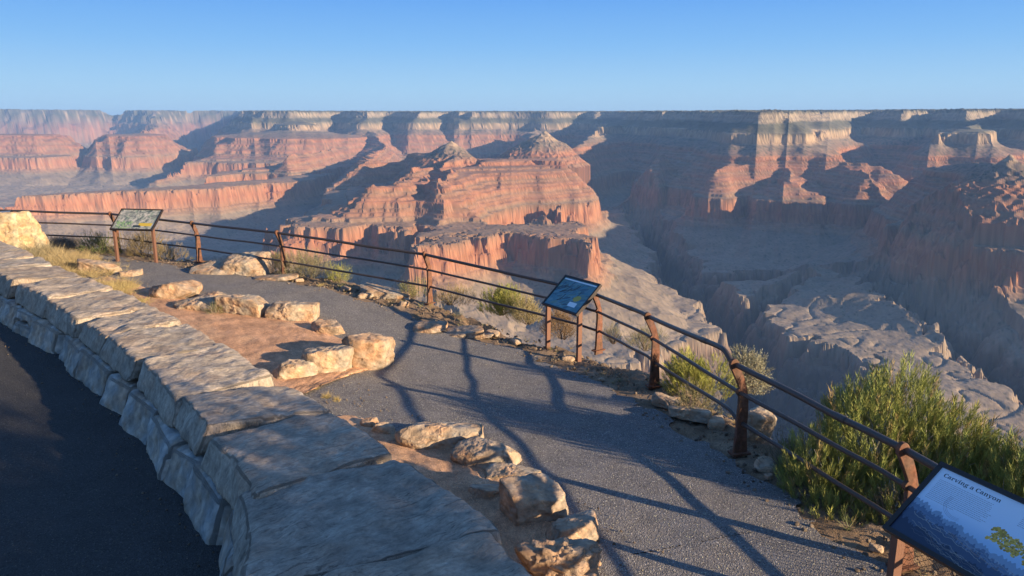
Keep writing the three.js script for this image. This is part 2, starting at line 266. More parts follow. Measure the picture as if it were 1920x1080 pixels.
// worn slab: fine dark seams and pits drawn out along the bedding
const seamN = (() => { const S = 1024, o = new Float32Array(S * S), a = tileNoise(256, [16, 32, 64, 128], 51, .8), b = tileNoise(256, [4, 8, 16, 32, 64], 52, .6); for (let j = 0; j < S; j++) for (let i = 0; i < S; i++) { const w = b[((j >> 2) & 255) * 256 + ((i >> 2) & 255)] * 60; o[j * S + i] = a[((((j * 1.0) + w) | 0) & 255) * 256 + (((i / 4) | 0) & 255)]; } return o; })();
const slabMap = texture(1024, (i, c) => { const seam = smooth(.40, .30, seamN[i]), g = .82 + .4 * (fineN[i] - .5) + .22 * (seamN[i] - .5), patch = smooth(.42, .62, rockM[((i >> 11) << 9) + ((i & 1023) >> 1)]), v = g * (1 - (.04 + .14 * patch) * seam); c[0] = v; c[1] = v * .985; c[2] = v * .96; }, true);
const slabBump = texture(1024, (i, c) => { c[0] = c[1] = c[2] = .75 * seamN[i] + .25 * fineN[i]; });
const tex = (t, r) => { const c = t.clone(); c.repeat.set(r, r); c.needsUpdate = true; return c; };
const rockMat = new THREE.MeshStandardMaterial({ vertexColors: true, roughness: .93, map: tex(rockMap, 1.3), bumpMap: tex(rockBump, 1.3), bumpScale: .022 });
const slabMat = (() => { const a = tex(slabMap, .8), b = tex(slabBump, .8); a.rotation = b.rotation = 1.57; return new THREE.MeshStandardMaterial({ vertexColors: true, roughness: .93, map: a, bumpMap: b, bumpScale: .02 }); })();
const asphaltMat = new THREE.MeshStandardMaterial({ vertexColors: true, roughness: .9, map: tex(asphaltMap, .6), bumpMap: tex(asphaltBump, .6), bumpScale: .012 });
const soilMat = new THREE.MeshStandardMaterial({ vertexColors: true, roughness: 1, map: tex(soilMap, .8), bumpMap: tex(soilBump, .8), bumpScale: .014 });
function boxUV(g, turn = 0) { // uv in metres from the face each vertex looks out of
  const p = g.attributes.position, n = g.attributes.normal, uv = new Float32Array(p.count * 2);
  for (let i = 0; i < p.count; i++) { const co = Math.cos(turn), si = Math.sin(turn), ax = Math.abs(n.getX(i) * co + n.getZ(i) * si), ay = Math.abs(n.getY(i)), az = Math.abs(n.getZ(i) * co - n.getX(i) * si), y = p.getY(i), x = p.getX(i) * co + p.getZ(i) * si, z = p.getZ(i) * co - p.getX(i) * si; if (ay >= ax && ay >= az) { uv[i * 2] = x; uv[i * 2 + 1] = z; } else if (ax >= az) { uv[i * 2] = z; uv[i * 2 + 1] = y; } else { uv[i * 2] = x; uv[i * 2 + 1] = y; } }
  g.setAttribute('uv', new THREE.BufferAttribute(uv, 2)); return g;
}
// colour of weathered limestone with lichen and stains
function stoneColours(g, base, seed, o = {}) {
  const p = g.attributes.position, c = new Float32Array(p.count * 3), k = o.scale ?? 1;
  for (let i = 0; i < p.count; i++) {
    const x = p.getX(i) * k + seed * 3.7, y = p.getY(i) * k, z = p.getZ(i) * k - seed * 1.9;
    const n = fbm3(x * 2.1, y * 3.4, z * 2.1, 4), f = N3(x * 13, y * 17, z * 13), li = fbm3(x * 4.5 + 30, y * 4.5, z * 4.5, 3), ru = fbm3(x * 1.3 - 20, y * 2.6, z * 1.3, 3);
    let r = base[0] * (1 + .32 * n + .10 * f), q = base[1] * (1 + .34 * n + .10 * f), b = base[2] * (1 + .36 * n + .10 * f);
    const rust = smooth(.05, .35, ru) * (o.rust ?? .5); r *= 1 + .10 * rust; q *= 1 - .14 * rust; b *= 1 - .30 * rust;
    const dark = smooth(.22, .42, li) * (o.lichen ?? .45); r = mix(r, .13, dark); q = mix(q, .125, dark); b = mix(b, .115, dark);
    c[i * 3] = r; c[i * 3 + 1] = q; c[i * 3 + 2] = b;
  }
  g.setAttribute('color', new THREE.BufferAttribute(c, 3)); return g;
}
const ICO = {}; function ico(d) { if (!ICO[d]) { const g = new THREE.IcosahedronGeometry(1, d); g.deleteAttribute('uv'); g.deleteAttribute('normal'); ICO[d] = mergeVertices(g, 1e-5); } return ICO[d].clone(); }
// an angular boulder: a rounded-off polyhedron, layered and pitted
function boulder(hx, hy, hz, seed, o = {}) {
  const R = rng(seed * 977 + 5), planes = [], g = ico(o.detail ?? 16), p = g.attributes.position, v = new THREE.Vector3();
  const tilt = o.tilt ?? .22, add = (x, y, z, d) => { const l = Math.hypot(x, y, z); planes.push([x / l, y / l, z / l, d]); };
  for (const [x, y, z, d] of [[1, 0, 0, hx], [-1, 0, 0, hx], [0, 1, 0, hy], [0, -1, 0, hy], [0, 0, 1, hz], [0, 0, -1, hz]]) add(x + tilt * (R() - .5) * 2, y + tilt * (R() - .5) * (y ? .6 : 2), z + tilt * (R() - .5) * 2, d * (.9 + .15 * R()));
  for (let k = 0; k < (o.cuts ?? 9); k++) { const x = R() * 2 - 1, y = R() * 1.6 - .5, z = R() * 2 - 1, l = Math.hypot(x, y, z); add(x, y, z, Math.hypot(hx * x, hy * y, hz * z) / l * (.86 + .28 * R())); }
  const e = (o.round ?? 15) * 1.5, amp = o.rough ?? .034, big = Math.cbrt(hx * hy * hz);
  for (let i = 0; i < p.count; i++) {
    v.fromBufferAttribute(p, i).normalize(); let s = 0; for (const q of planes) { const d = v.x * q[0] + v.y * q[1] + v.z * q[2]; if (d > 0) s += (d / q[3]) ** e; }
    const r = s ** (-1 / e); v.multiplyScalar(r);
    const f = 1.5 / big, n = fbm3(v.x * f + seed, v.y * f * 1.4, v.z * f, 4) * 1.7 + .45 * N3(v.x * f * 1.2 + seed, v.y * f * 6, v.z * f * 1.2) + .35 * Math.max(0, N3(v.x * f * 4, v.y * f * 4 + seed, v.z * f * 4) - .3) * -2;
    v.multiplyScalar(1 + amp * big * n * 1.6 / r); p.setXYZ(i, v.x, v.y, v.z);
  }
  g.computeVertexNormals(); boxUV(g); return stoneColours(g, o.base ?? [.50, .37, .24], seed, { scale: .45 / big, ...o });
}
// ---------------------------------------------------------------- ground, path, pavement, planting beds
const V = (x, z) => new THREE.Vector3(x, 0, z);
const curve = (pts) => new THREE.CatmullRomCurve3(pts.map(([x, z]) => V(x, z)), false, 'centripetal');
// front lip and back edge of the stone wall, point by point across from each other
const wallLip = curve([[-15.5, -19], [-12.2, -16], [-9.32, -13.27], [-7.1, -11.2], [-5.65, -9.75], [-4.67, -8.68], [-3.84, -7.72], [-3.14, -6.85], [-2.5, -6.0], [-1.97, -5.13], [-1.72, -4.4], [-1.6, -3.6], [-1.6, -2.6], [-1.7, -1.2]]);
const wallBack = curve([[-14.8, -19.7], [-11.45, -16.75], [-8.55, -13.95], [-6.35, -11.85], [-4.9, -10.4], [-3.92, -9.34], [-3.07, -8.42], [-2.3, -7.52], [-1.55, -6.62], [-.97, -5.78], [-.42, -5.06], [-.03, -4.4], [.36, -3.5], [.6, -1.8]]);
const wallMid = (t) => wallLip.getPoint(t).lerp(wallBack.getPoint(t), .5);
// outer edge of the paved path, from the far left round to beside the camera
const outerEdge = curve([[-17, -22.5], [-13.6, -20.6], [-11.2, -19.4], [-8.2, -17.6], [-6.3, -16.5], [-4.9, -15.9], [-3.5, -14.9], [-2.05, -13.75], [-1.05, -12.95], [.1, -11.9], [.95, -10.6], [1.56, -9.4], [2.02, -7.98], [2.36, -6.9], [2.61, -6.1], [2.82, -5.1], [3.05, -4], [3.3, -2.5], [3.6, -.5]]);
function loft(a, b, nu, nv, h, colour, reach) {
  const g = new THREE.PlaneGeometry(1, 1, nu, nv), p = g.attributes.position, uv = g.attributes.uv, c = new Float32Array(p.count * 3), q = [0, 0, 0];
  const A = [], B = []; for (let i = 0; i <= nu; i++) { A.push(a(i / nu)); B.push(b(i / nu)); }
  for (let j = 0, k = 0; j <= nv; j++) for (let i = 0; i <= nu; i++, k++) {
    const w = reach ? reach(j / nv) : j / nv, x = mix(A[i].x, B[i].x, w), z = mix(A[i].z, B[i].z, w);
    p.setXYZ(k, x, h(x, z, w, i / nu), z); uv.setXY(k, x, z); colour(x, z, q); c.set(q, k * 3);
  }
  g.setAttribute('color', new THREE.BufferAttribute(c, 3)); g.computeVertexNormals();
  if (g.attributes.normal.getY((p.count / 2) | 0) < 0) { const ix = g.index.array; for (let i = 0; i < ix.length; i += 3) { const s = ix[i]; ix[i] = ix[i + 1]; ix[i + 1] = s; } g.computeVertexNormals(); }
  return g;
}
const PT = .74;   // worn asphalt, times the grain map
const edgeJitter = (p, k) => { p.x += k * (.55 * N2(p.x * 1.1, p.z * 1.1) + .3 * N2(p.x * 4, p.z * 4)); p.z += k * (.55 * N2(p.x * 1.1 + 9, p.z * 1.1) + .3 * N2(p.x * 4 - 7, p.z * 4)); return p; };
const outerNormal = (t) => { const d = outerEdge.getTangent(t); return new THREE.Vector3(d.z, 0, -d.x).normalize(); };   // away from the path, into the canyon
structure('walking_path', loft((t) => wallMid(mix(.02, .97, t)), (t) => edgeJitter(outerEdge.getPoint(t), .22), 300, 60, (x, z) => groundY(x, z) + .012 * N2(x * .7, z * .7), (x, z, q) => {
  const n = 1 + .10 * fbm2(x * .5, z * .5, 3) + .07 * N2(x * 3, z * 3), s = .8 * smooth(.1, .5, fbm2(x * .9 + 5, z * .9, 3)); q[0] = PT * n * (1 + .10 * s); q[1] = PT * .965 * n * (1 + .06 * s); q[2] = PT * .94 * n;
}), asphaltMat, 'grey asphalt rim path with pale gravel flecks');
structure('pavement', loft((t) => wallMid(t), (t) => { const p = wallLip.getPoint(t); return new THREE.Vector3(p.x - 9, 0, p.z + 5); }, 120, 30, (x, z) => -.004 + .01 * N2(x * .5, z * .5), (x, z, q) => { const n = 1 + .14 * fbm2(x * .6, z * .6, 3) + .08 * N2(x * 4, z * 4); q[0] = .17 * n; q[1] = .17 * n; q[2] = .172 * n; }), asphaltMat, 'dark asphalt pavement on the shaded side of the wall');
// bare soil and rock shelf between path and drop
structure('rim_ground', loft((t) => outerEdge.getPoint(t).addScaledVector(outerNormal(t), -.7), (t) => outerEdge.getPoint(t).addScaledVector(outerNormal(t), 4.6), 380, 70, (x, z, w) => {
  const d = w * 5.3 - .7, lip = .75 + .35 * N2(x * .5, z * .5); let y = groundY(x, z) - .03 + .05 * Math.max(0, d) * 0;
  if (d > 0) y += .05 * fbm2(x * 2, z * 2, 4) * Math.min(1, d * 3) + .03 * N2(x * 7, z * 7) * Math.min(1, d * 2);
  if (d > lip) { const q = d - lip; y -= q * .55 + .32 * q * q + .12 * Math.abs(fbm2(x * 1.3, z * 1.3, 3)); }
  return y;
}, (x, z, q) => { const n = fbm2(x * .9, z * .9, 4), m = 1 + .3 * fbm2(x * 3, z * 3, 3); const r = smooth(-.1, .25, n); q[0] = mix(.40, .50, r) * m; q[1] = mix(.29, .38, r) * m; q[2] = mix(.19, .27, r) * m; }), soilMat, 'stony tan soil along the outer edge of the path');
// planting beds: a raised patch of reddish soil bounded by rocks
function bed(name, inner, outer, label, tone) {
  structure(name, loft((t) => inner.getPoint(t), (t) => outer.getPoint(t), 90, 40, (x, z, w) => groundY(x, z) - .012 + .055 * Math.min(1, Math.min(w * 6, (1 - w) * 4)) + .02 * fbm2(x * 2.2, z * 2.2, 3) + .008 * N2(x * 11, z * 11), (x, z, q) => { const n = 1 + .22 * fbm2(x * 1.4, z * 1.4, 4) + .12 * N2(x * 9, z * 9), s = smooth(.0, .4, fbm2(x * .8 + 3, z * .8, 3)); q[0] = mix(tone[0], tone[0] * 1.08, s) * n; q[1] = mix(tone[1], tone[1] * 1.16, s) * n; q[2] = mix(tone[2], tone[2] * 1.22, s) * n; }), soilMat, label);
}
const back = (t, d = .12) => { const p = wallBack.getPoint(t), q = wallLip.getPoint(t); return p.addScaledVector(q.sub(p).normalize(), d); };
const onBack = (z) => { let b = 0, m = 1e9; for (let i = 0; i <= 400; i++) { const p = wallBack.getPoint(i / 400), d = Math.abs(p.z - z); if (d < m) { m = d; b = i / 400; } } return b; };
const backRun = (z0, z1, n) => { const a = onBack(z0), b = onBack(z1); return curve(Array.from({ length: n }, (_, i) => { const p = back(mix(a, b, i / (n - 1))); return [p.x, p.z]; })); };
const gp = (px, py) => { const p = G(px, py); return [p.x, p.z]; };
bed('planting_bed', backRun(-13.4, -8.0, 10), curve([gp(205, 512), gp(255, 530), gp(310, 548), gp(420, 571), gp(500, 580), gp(592, 592), gp(650, 622), gp(736, 672), gp(700, 690), gp(590, 716)]), 'reddish soil bed between the wall and the border rocks', [.90, .55, .35]);
bed('planting_bed_001', backRun(-7.6, -2.6, 10), curve([gp(660, 775), gp(720, 795), gp(800, 810), gp(905, 815), gp(960, 870), gp(1030, 920), gp(1075, 985), gp(1110, 1060), [.75, -4.3], [.95, -2.6]]), 'narrow soil bed at the foot of the wall', [.90, .58, .38]);
// ---------------------------------------------------------------- the stone wall
{
  const wall = thing('stone_wall', 'low wide wall of large grey limestone blocks curving beside the path', 'wall');
  const H = .66, out = new THREE.Vector3();
  const place = (t, v, y, target) => { // t along, v across (0 lip .. 1 back), y height
    const a = wallLip.getPoint(clamp(t)), b = wallBack.getPoint(clamp(t)); out.copy(a).sub(b).normalize();
    const batter = mix(.27, .02, clamp(y / H)); a.addScaledVector(out, batter); b.addScaledVector(out, -.06 * (1 - y / H));
    const gy = mix(0, groundY(b.x, b.z), clamp(v)); target.copy(a).lerp(b, v); target.y = y + gy; return target;
  };
  const LEN = wallLip.getLength(), tAt = (s) => wallLip.getUtoTmapping(s / LEN);
  function block(s0, s1, v0, v1, y0, y1, seed, o = {}) {
    const L = s1 - s0, W = (v1 - v0) * 1.1, Hh = y1 - y0, r = Math.min(o.bevel ?? .05, Hh * .35), step = o.step ?? .035;
    const g = new THREE.BoxGeometry(L, Hh, W, clamp(Math.round(L / step), 6, 44), clamp(Math.round(Hh / step), 5, 14), clamp(Math.round(W / step), 5, 36));
    g.deleteAttribute('uv'); const m = mergeVertices((g.deleteAttribute('normal'), g), 1e-4), p = m.attributes.position, v = new THREE.Vector3(), c = new THREE.Vector3(), q = new THREE.Vector3();
    const R = rng(seed * 131 + 7), sk = [R() - .5, R() - .5, R() - .5, R() - .5], tiltY = (R() - .5) * (o.tilt ?? .04);
    for (let i = 0; i < p.count; i++) {
      v.fromBufferAttribute(p, i);
      c.set(clamp(v.x, -L / 2 + r, L / 2 - r), clamp(v.y, -Hh / 2 + r, Hh / 2 - r), clamp(v.z, -W / 2 + r, W / 2 - r)); const n = v.clone().sub(c); if (n.lengthSq() > 1e-9) n.normalize(); v.copy(c).addScaledVector(n, r);
      const a = v.x / (L / 2), b = v.z / (W / 2), h = v.y / (Hh / 2);
      // slanting ends, an uneven edge, and a surface worn along its bedding
      const x = v.x + sk[0] * .30 * b + sk[1] * .10 * h, y = v.y + tiltY * a * (h > 0 ? 1 : 0) + sk[2] * .05 * b * (h > 0 ? 1 : 0), z = v.z + sk[3] * .10 * a;
      place(tAt(clamp((s0 + s1) / 2 + x, 0, LEN)), mix(v0, v1, z / W + .5), (y0 + y1) / 2 + y, q);
      p.setXYZ(i, q.x, q.y, q.z);
    }
    m.computeVertexNormals(); const nn = m.attributes.normal.clone();
    for (let i = 0; i < p.count; i++) {
      q.fromBufferAttribute(p, i); v.fromBufferAttribute(nn, i); const top = smooth(.45, .8, v.y);
      const f = fbm3(q.x * 1.7 + seed, q.y * 2.2, q.z * 1.7, 4), along = q.x * .62 + q.z * .78, across = q.x * .78 - q.z * .62;
      const bed = N3(along * 11 + 1.2 * f, across * 1.3 + seed * .3, q.y * 2), ledge = Math.abs(N3(along * 1.9 + f, across * .5, seed * .7));
      const flake = fbm3(along * 1.5 + seed, across * .55, q.y, 4) * 9, lam = (Math.floor(flake) + smooth(.72, 1, flake - Math.floor(flake))) * .010;   // thin beds broken back one behind another
      q.addScaledVector(v, mix(.045, .040, top) * f + top * lam + top * (.006 * bed + .034 * (ledge - .3)) + (1 - top) * .008 * N3(q.x * 6, q.y * 8 + seed, q.z * 6)); p.setXYZ(i, q.x, q.y, q.z);
    }
    m.computeVertexNormals(); boxUV(m, .9); return stoneColours(m, o.base ?? [.40, .345, .275], seed, { lichen: o.bevel === .05 ? .22 : .10, rust: .3, ...o });
  }
  const R = rng(77), tone = () => { const k = .86 + .26 * R(), w = (R() - .5) * .05; return [(.555 + w) * k, .485 * k, (.40 - w * .7) * k]; };
  let k = 1;
  // cap stones, each the full width of the wall
  const sA = wallLip.getLength() * (() => { let b = 0, m = 9e9; for (let i = 0; i <= 2000; i++) { const d = Math.abs(wallLip.getPointAt(i / 2000).z + 5.12); if (d < m) { m = d; b = i / 2000; } } return b; })();
  const cuts = [sA]; while (cuts[0] > 0) cuts.unshift(cuts[0] - (1.05 + .75 * R())); while (cuts[cuts.length - 1] < LEN) cuts.push(cuts[cuts.length - 1] + 1.2 + .4 * R());
  for (let i = 0; i < cuts.length - 1; i++) { const a = Math.max(0, cuts[i]) + .016, b = Math.min(LEN, cuts[i + 1]) - .016; if (b - a < .25) continue; mesh('cap_stone', block(a, b, .0, 1, .335 + .03 * R(), H + .018 * (R() - .5), k++, { base: tone(), bevel: .05, step: b > LEN - 13 ? .03 : .045 }), slabMat, wall); }
  // facing stones below the caps, front and back
  for (const [v0, v1, front] of [[-.02, .34, true], [.70, 1.02, false]]) {
    let s = 0; while (s < LEN - .3) { const L = .6 + .7 * R(); const e = Math.min(LEN, s + L), split = front && R() < .15;
      if (split) { const mid = .14 + .06 * R(); mesh('facing_stone', block(s + .012, e - .012, v0, v1, -.06, mid, k++, { base: tone(), step: .05, bevel: .045 }), rockMat, wall); mesh('facing_stone', block(s + .012, e - .012, v0, v1, mid + .015, .335, k++, { base: tone(), step: .05, bevel: .045 }), rockMat, wall); }
      else mesh('facing_stone', block(s + .012, e - .012, v0 - .02 * R(), v1, -.06, .335 + .01 * R(), k++, { base: tone(), step: .05, bevel: .06 }), rockMat, wall);
      s = e; }
  }
  // rubble core behind the stones
  const n = 90, pos = [], col = [], idx = [], q = new THREE.Vector3();
  for (let i = 0; i <= n; i++) for (const [v, y] of [[.22, -.05], [.22, .50], [.78, .50], [.78, -.05]]) { place(mix(.003, .997, i / n), v, y, q); pos.push(q.x, q.y, q.z); col.push(.50, .43, .34); }
  for (let i = 0; i < n; i++) for (let j = 0; j < 3; j++) { const a = i * 4 + j, b = a + 4; idx.push(a, a + 1, b, b, a + 1, b + 1); }
  const g = new THREE.BufferGeometry(); g.setAttribute('position', new THREE.Float32BufferAttribute(pos, 3)); g.setAttribute('color', new THREE.Float32BufferAttribute(col, 3)); g.setIndex(idx); g.computeVertexNormals(); boxUV(g);
  mesh('rubble_core', g, rockMat, wall);
}
// ---------------------------------------------------------------- border rocks and boulders
// each from its place in the photograph: pixel of the middle of its foot, width and height in pixels, depth as a share of its width
{
  const PEACH = [.54, .37, .235], TAN = [.53, .39, .265], BUFF = [.59, .445, .30];
  const rocks = [
    // [px, py, w, h, depth, turn, seed, colour, label, options]
    [326, 561, 84, 32, .8, .3, 1, PEACH, 'rounded orange border rock with a dark hollow beside the dry grass'],
    [372, 585, 92, 24, .55, -.2, 2, BUFF, 'low pale slab of border rock at the foot of the bed'],
    [400, 566, 50, 16, .7, .1, 3, PEACH, 'thin flat border rock behind the low pale slab'],
    [456, 592, 92, 42, .62, -.15, 4, BUFF, 'upright blocky border rock with a flat lit front', { cuts: 4, round: 20 }],
    [546, 602, 94, 38, .55, -.1, 5, BUFF, 'long squared border rock next to the upright blocky one', { cuts: 4, round: 18 }],
    [614, 627, 66, 25, .6, -.3, 6, PEACH, 'small flat reddish border rock between the squared and the tallest one'],
    [694, 692, 96, 76, .75, .5, 7, PEACH, 'tallest border rock, pointed, at the tip of the soil bed', { cuts: 8 }],
    [618, 702, 86, 56, .6, .25, 8, BUFF, 'smooth pale boulder leaning at the corner of the soil bed', { cuts: 4, round: 9 }],
    [555, 712, 84, 36, .7, .5, 9, BUFF, 'pale worn rock between the wall and the corner boulder', { round: 9 }],
    [719, 818, 40, 24, .8, .2, 10, BUFF, 'small round stone lying beside the wall foot'],
    [692, 803, 36, 16, .9, .7, 11, PEACH, 'small reddish stone half buried at the wall foot'],
    [826, 846, 164, 50, .5, .12, 12, BUFF, 'long broken border rock with a cleft across its lit face', { cuts: 9 }],
    [908, 882, 112, 50, .75, -.25, 13, TAN, 'rounded border rock with a shaded flat top', { round: 9 }],
    [960, 907, 96, 27, .6, -.1, 14, BUFF, 'flat ledge shaped border rock with a crumbly edge'],
    [926, 938, 100, 18, .55, .15, 15, TAN, 'thin stone slab lying flat in the soil'],
    [1000, 985, 120, 74, .8, .4, 16, TAN, 'large square shouldered border boulder, the biggest of the narrow bed', { cuts: 5 }],
    [1074, 1030, 104, 46, .8, .2, 17, TAN, 'low worn border boulder wedged behind the large one'],
    [1046, 1098, 150, 70, .6, -.25, 18, PEACH, 'jagged orange boulder at the end of the narrow bed', { cuts: 10, rough: .07 }],
    [806, 624, 62, 14, .8, -.1, 19, PEACH, 'rounded natural outcrop rising out of the asphalt path'],
    [862, 632, 94, 9, .6, -.22, 20, TAN, 'low rock slab breaking through the asphalt path'],
    [905, 634, 44, 4, .7, -.2, 21, TAN, 'thin flush tongue of rock in the asphalt path'],
    [185, 512, 70, 26, .7, -.2, 22, TAN, 'flat topped tan rock beside the dry grass behind the wall'],
    [246, 518, 40, 12, .7, .2, 23, TAN, 'small tan stone at the near corner of the path'],
    [456, 514, 96, 34, .6, -.08, 24, BUFF, 'large smooth pale boulder outside the railing', { round: 8 }],
    [404, 514, 96, 14, .6, -.1, 25, BUFF, 'flat pale rock shelf at the outer path edge'],
    [1415, 822, 62, 62, .8, .2, 26, BUFF, 'egg shaped pale boulder behind the railing below the path', { round: 7, cuts: 3 }],
    [1296, 790, 84, 22, .6, -.6, 27, BUFF, 'pale broken ledge beside the shaded path edge'],
    [1248, 762, 60, 16, .7, -.6, 28, TAN, 'tan ledge stone at the path edge beside a railing post'],
    [725, 556, 110, 10, .5, -.2, 29, BUFF, 'long thin pale ledge along the outer path edge'],
    [520, 526, 90, 8, .5, -.15, 30, TAN, 'low flat stone at the foot of a railing post'],
  ];
  for (const [px, py, w, h, dep, turn, seed, base, label, o] of rocks) {
    const f = G(px, py), dist = Math.hypot(f.x, EYE - f.y, f.z) * (CP), depthZ = -f.z * CP + (EYE - f.y) * SP, m = depthZ / FOCAL;
    const hx = w * m / 2, tall = h * m * .80, hz = hx * dep, hy = tall * .62;
    const r = single('rock', boulder(hx * 1.06, hy, hz, seed, { base, detail: hx > .2 ? 20 : 14, lichen: .12, rust: .4, ...o }), rockMat, label, 'rock', 'rocks bordering the beds and path');
    const back2 = hz * .8, l = Math.hypot(f.x, f.z);
    r.position.set(f.x + f.x / l * back2, f.y + tall - hy * .97, f.z + f.z / l * back2); r.rotation.y = turn;
  }
  // stones strewn along the outer edge of the path: the larger ones singly
  const R = rng(303);
  for (let i = 0; i < 20; i++) {
    const t = .30 + .62 * (i + R()) / 20, p = outerEdge.getPointAt(t).addScaledVector(outerNormal(outerEdge.getUtoTmapping(t)), .12 + .42 * R() ** 1.5), s = .035 + .075 * R() ** 2;
    const g = boulder(s * (1 + .8 * R()), s * .55, s, 400 + i, { base: R() < .5 ? BUFF : TAN, detail: 6, lichen: .2 });
    const m = single('edge_stone', g, rockMat, 'loose pale stone on the outer edge of the path', 'stone', 'loose stones along the outer path edge');
    m.position.set(p.x, groundY(p.x, p.z) + s * .12, p.z); m.rotation.y = R() * 6.3;
  }
  // gravel that nobody could count
  const bit = boulder(1, .7, .85, 900, { base: [.5, .4, .3], detail: 4, scale: .3, round: 7 }), N = 3800, im = new THREE.InstancedMesh(bit, rockMat, N), M = new THREE.Matrix4(), Qn = new THREE.Quaternion(), E = new THREE.Euler(), c = new THREE.Color();
  for (let i = 0; i < N; i++) {
    let x, z, y = 0, s = .004 + .013 * R() ** 3; const kind = R();
    if (kind < .5) { const t = .25 + .72 * R(), p = outerEdge.getPointAt(t).addScaledVector(outerNormal(outerEdge.getUtoTmapping(t)), -.22 + .95 * R()); x = p.x; z = p.z; y = groundY(x, z) - .01; s *= 1.6; }
    else if (kind < .68) { const t = .25 + .7 * R(), a = wallLip.getPointAt(t), b = wallBack.getPointAt(t), o = a.clone().sub(b).normalize(), d = .27 + .5 * R() ** 2.2; x = a.x + o.x * d; z = a.z + o.z * d; y = 0; s *= .8; }
    else { const t = .30 + .62 * R(), b = wallBack.getPointAt(t), a = wallLip.getPointAt(t), o = b.clone().sub(a).normalize(), d = .1 + 1.6 * R(); x = b.x + o.x * d; z = b.z + o.z * d; y = groundY(x, z) + .008; s *= .8; }
    E.set(R() * 6, R() * 6, R() * 6); M.compose(new THREE.Vector3(x, y + s * .3, z), Qn.setFromEuler(E), new THREE.Vector3(s, s, s)); im.setMatrixAt(i, M); const k = .7 + .6 * R(); im.setColorAt(i, c.setRGB(k, k * .97, k * .93));
  }
  im.name = 'gravel'; im.userData = { kind: 'stuff', label: 'loose gravel and pebbles along the path edges and wall foot', category: 'gravel' }; im.castShadow = im.receiveShadow = true; scene.add(im);
}
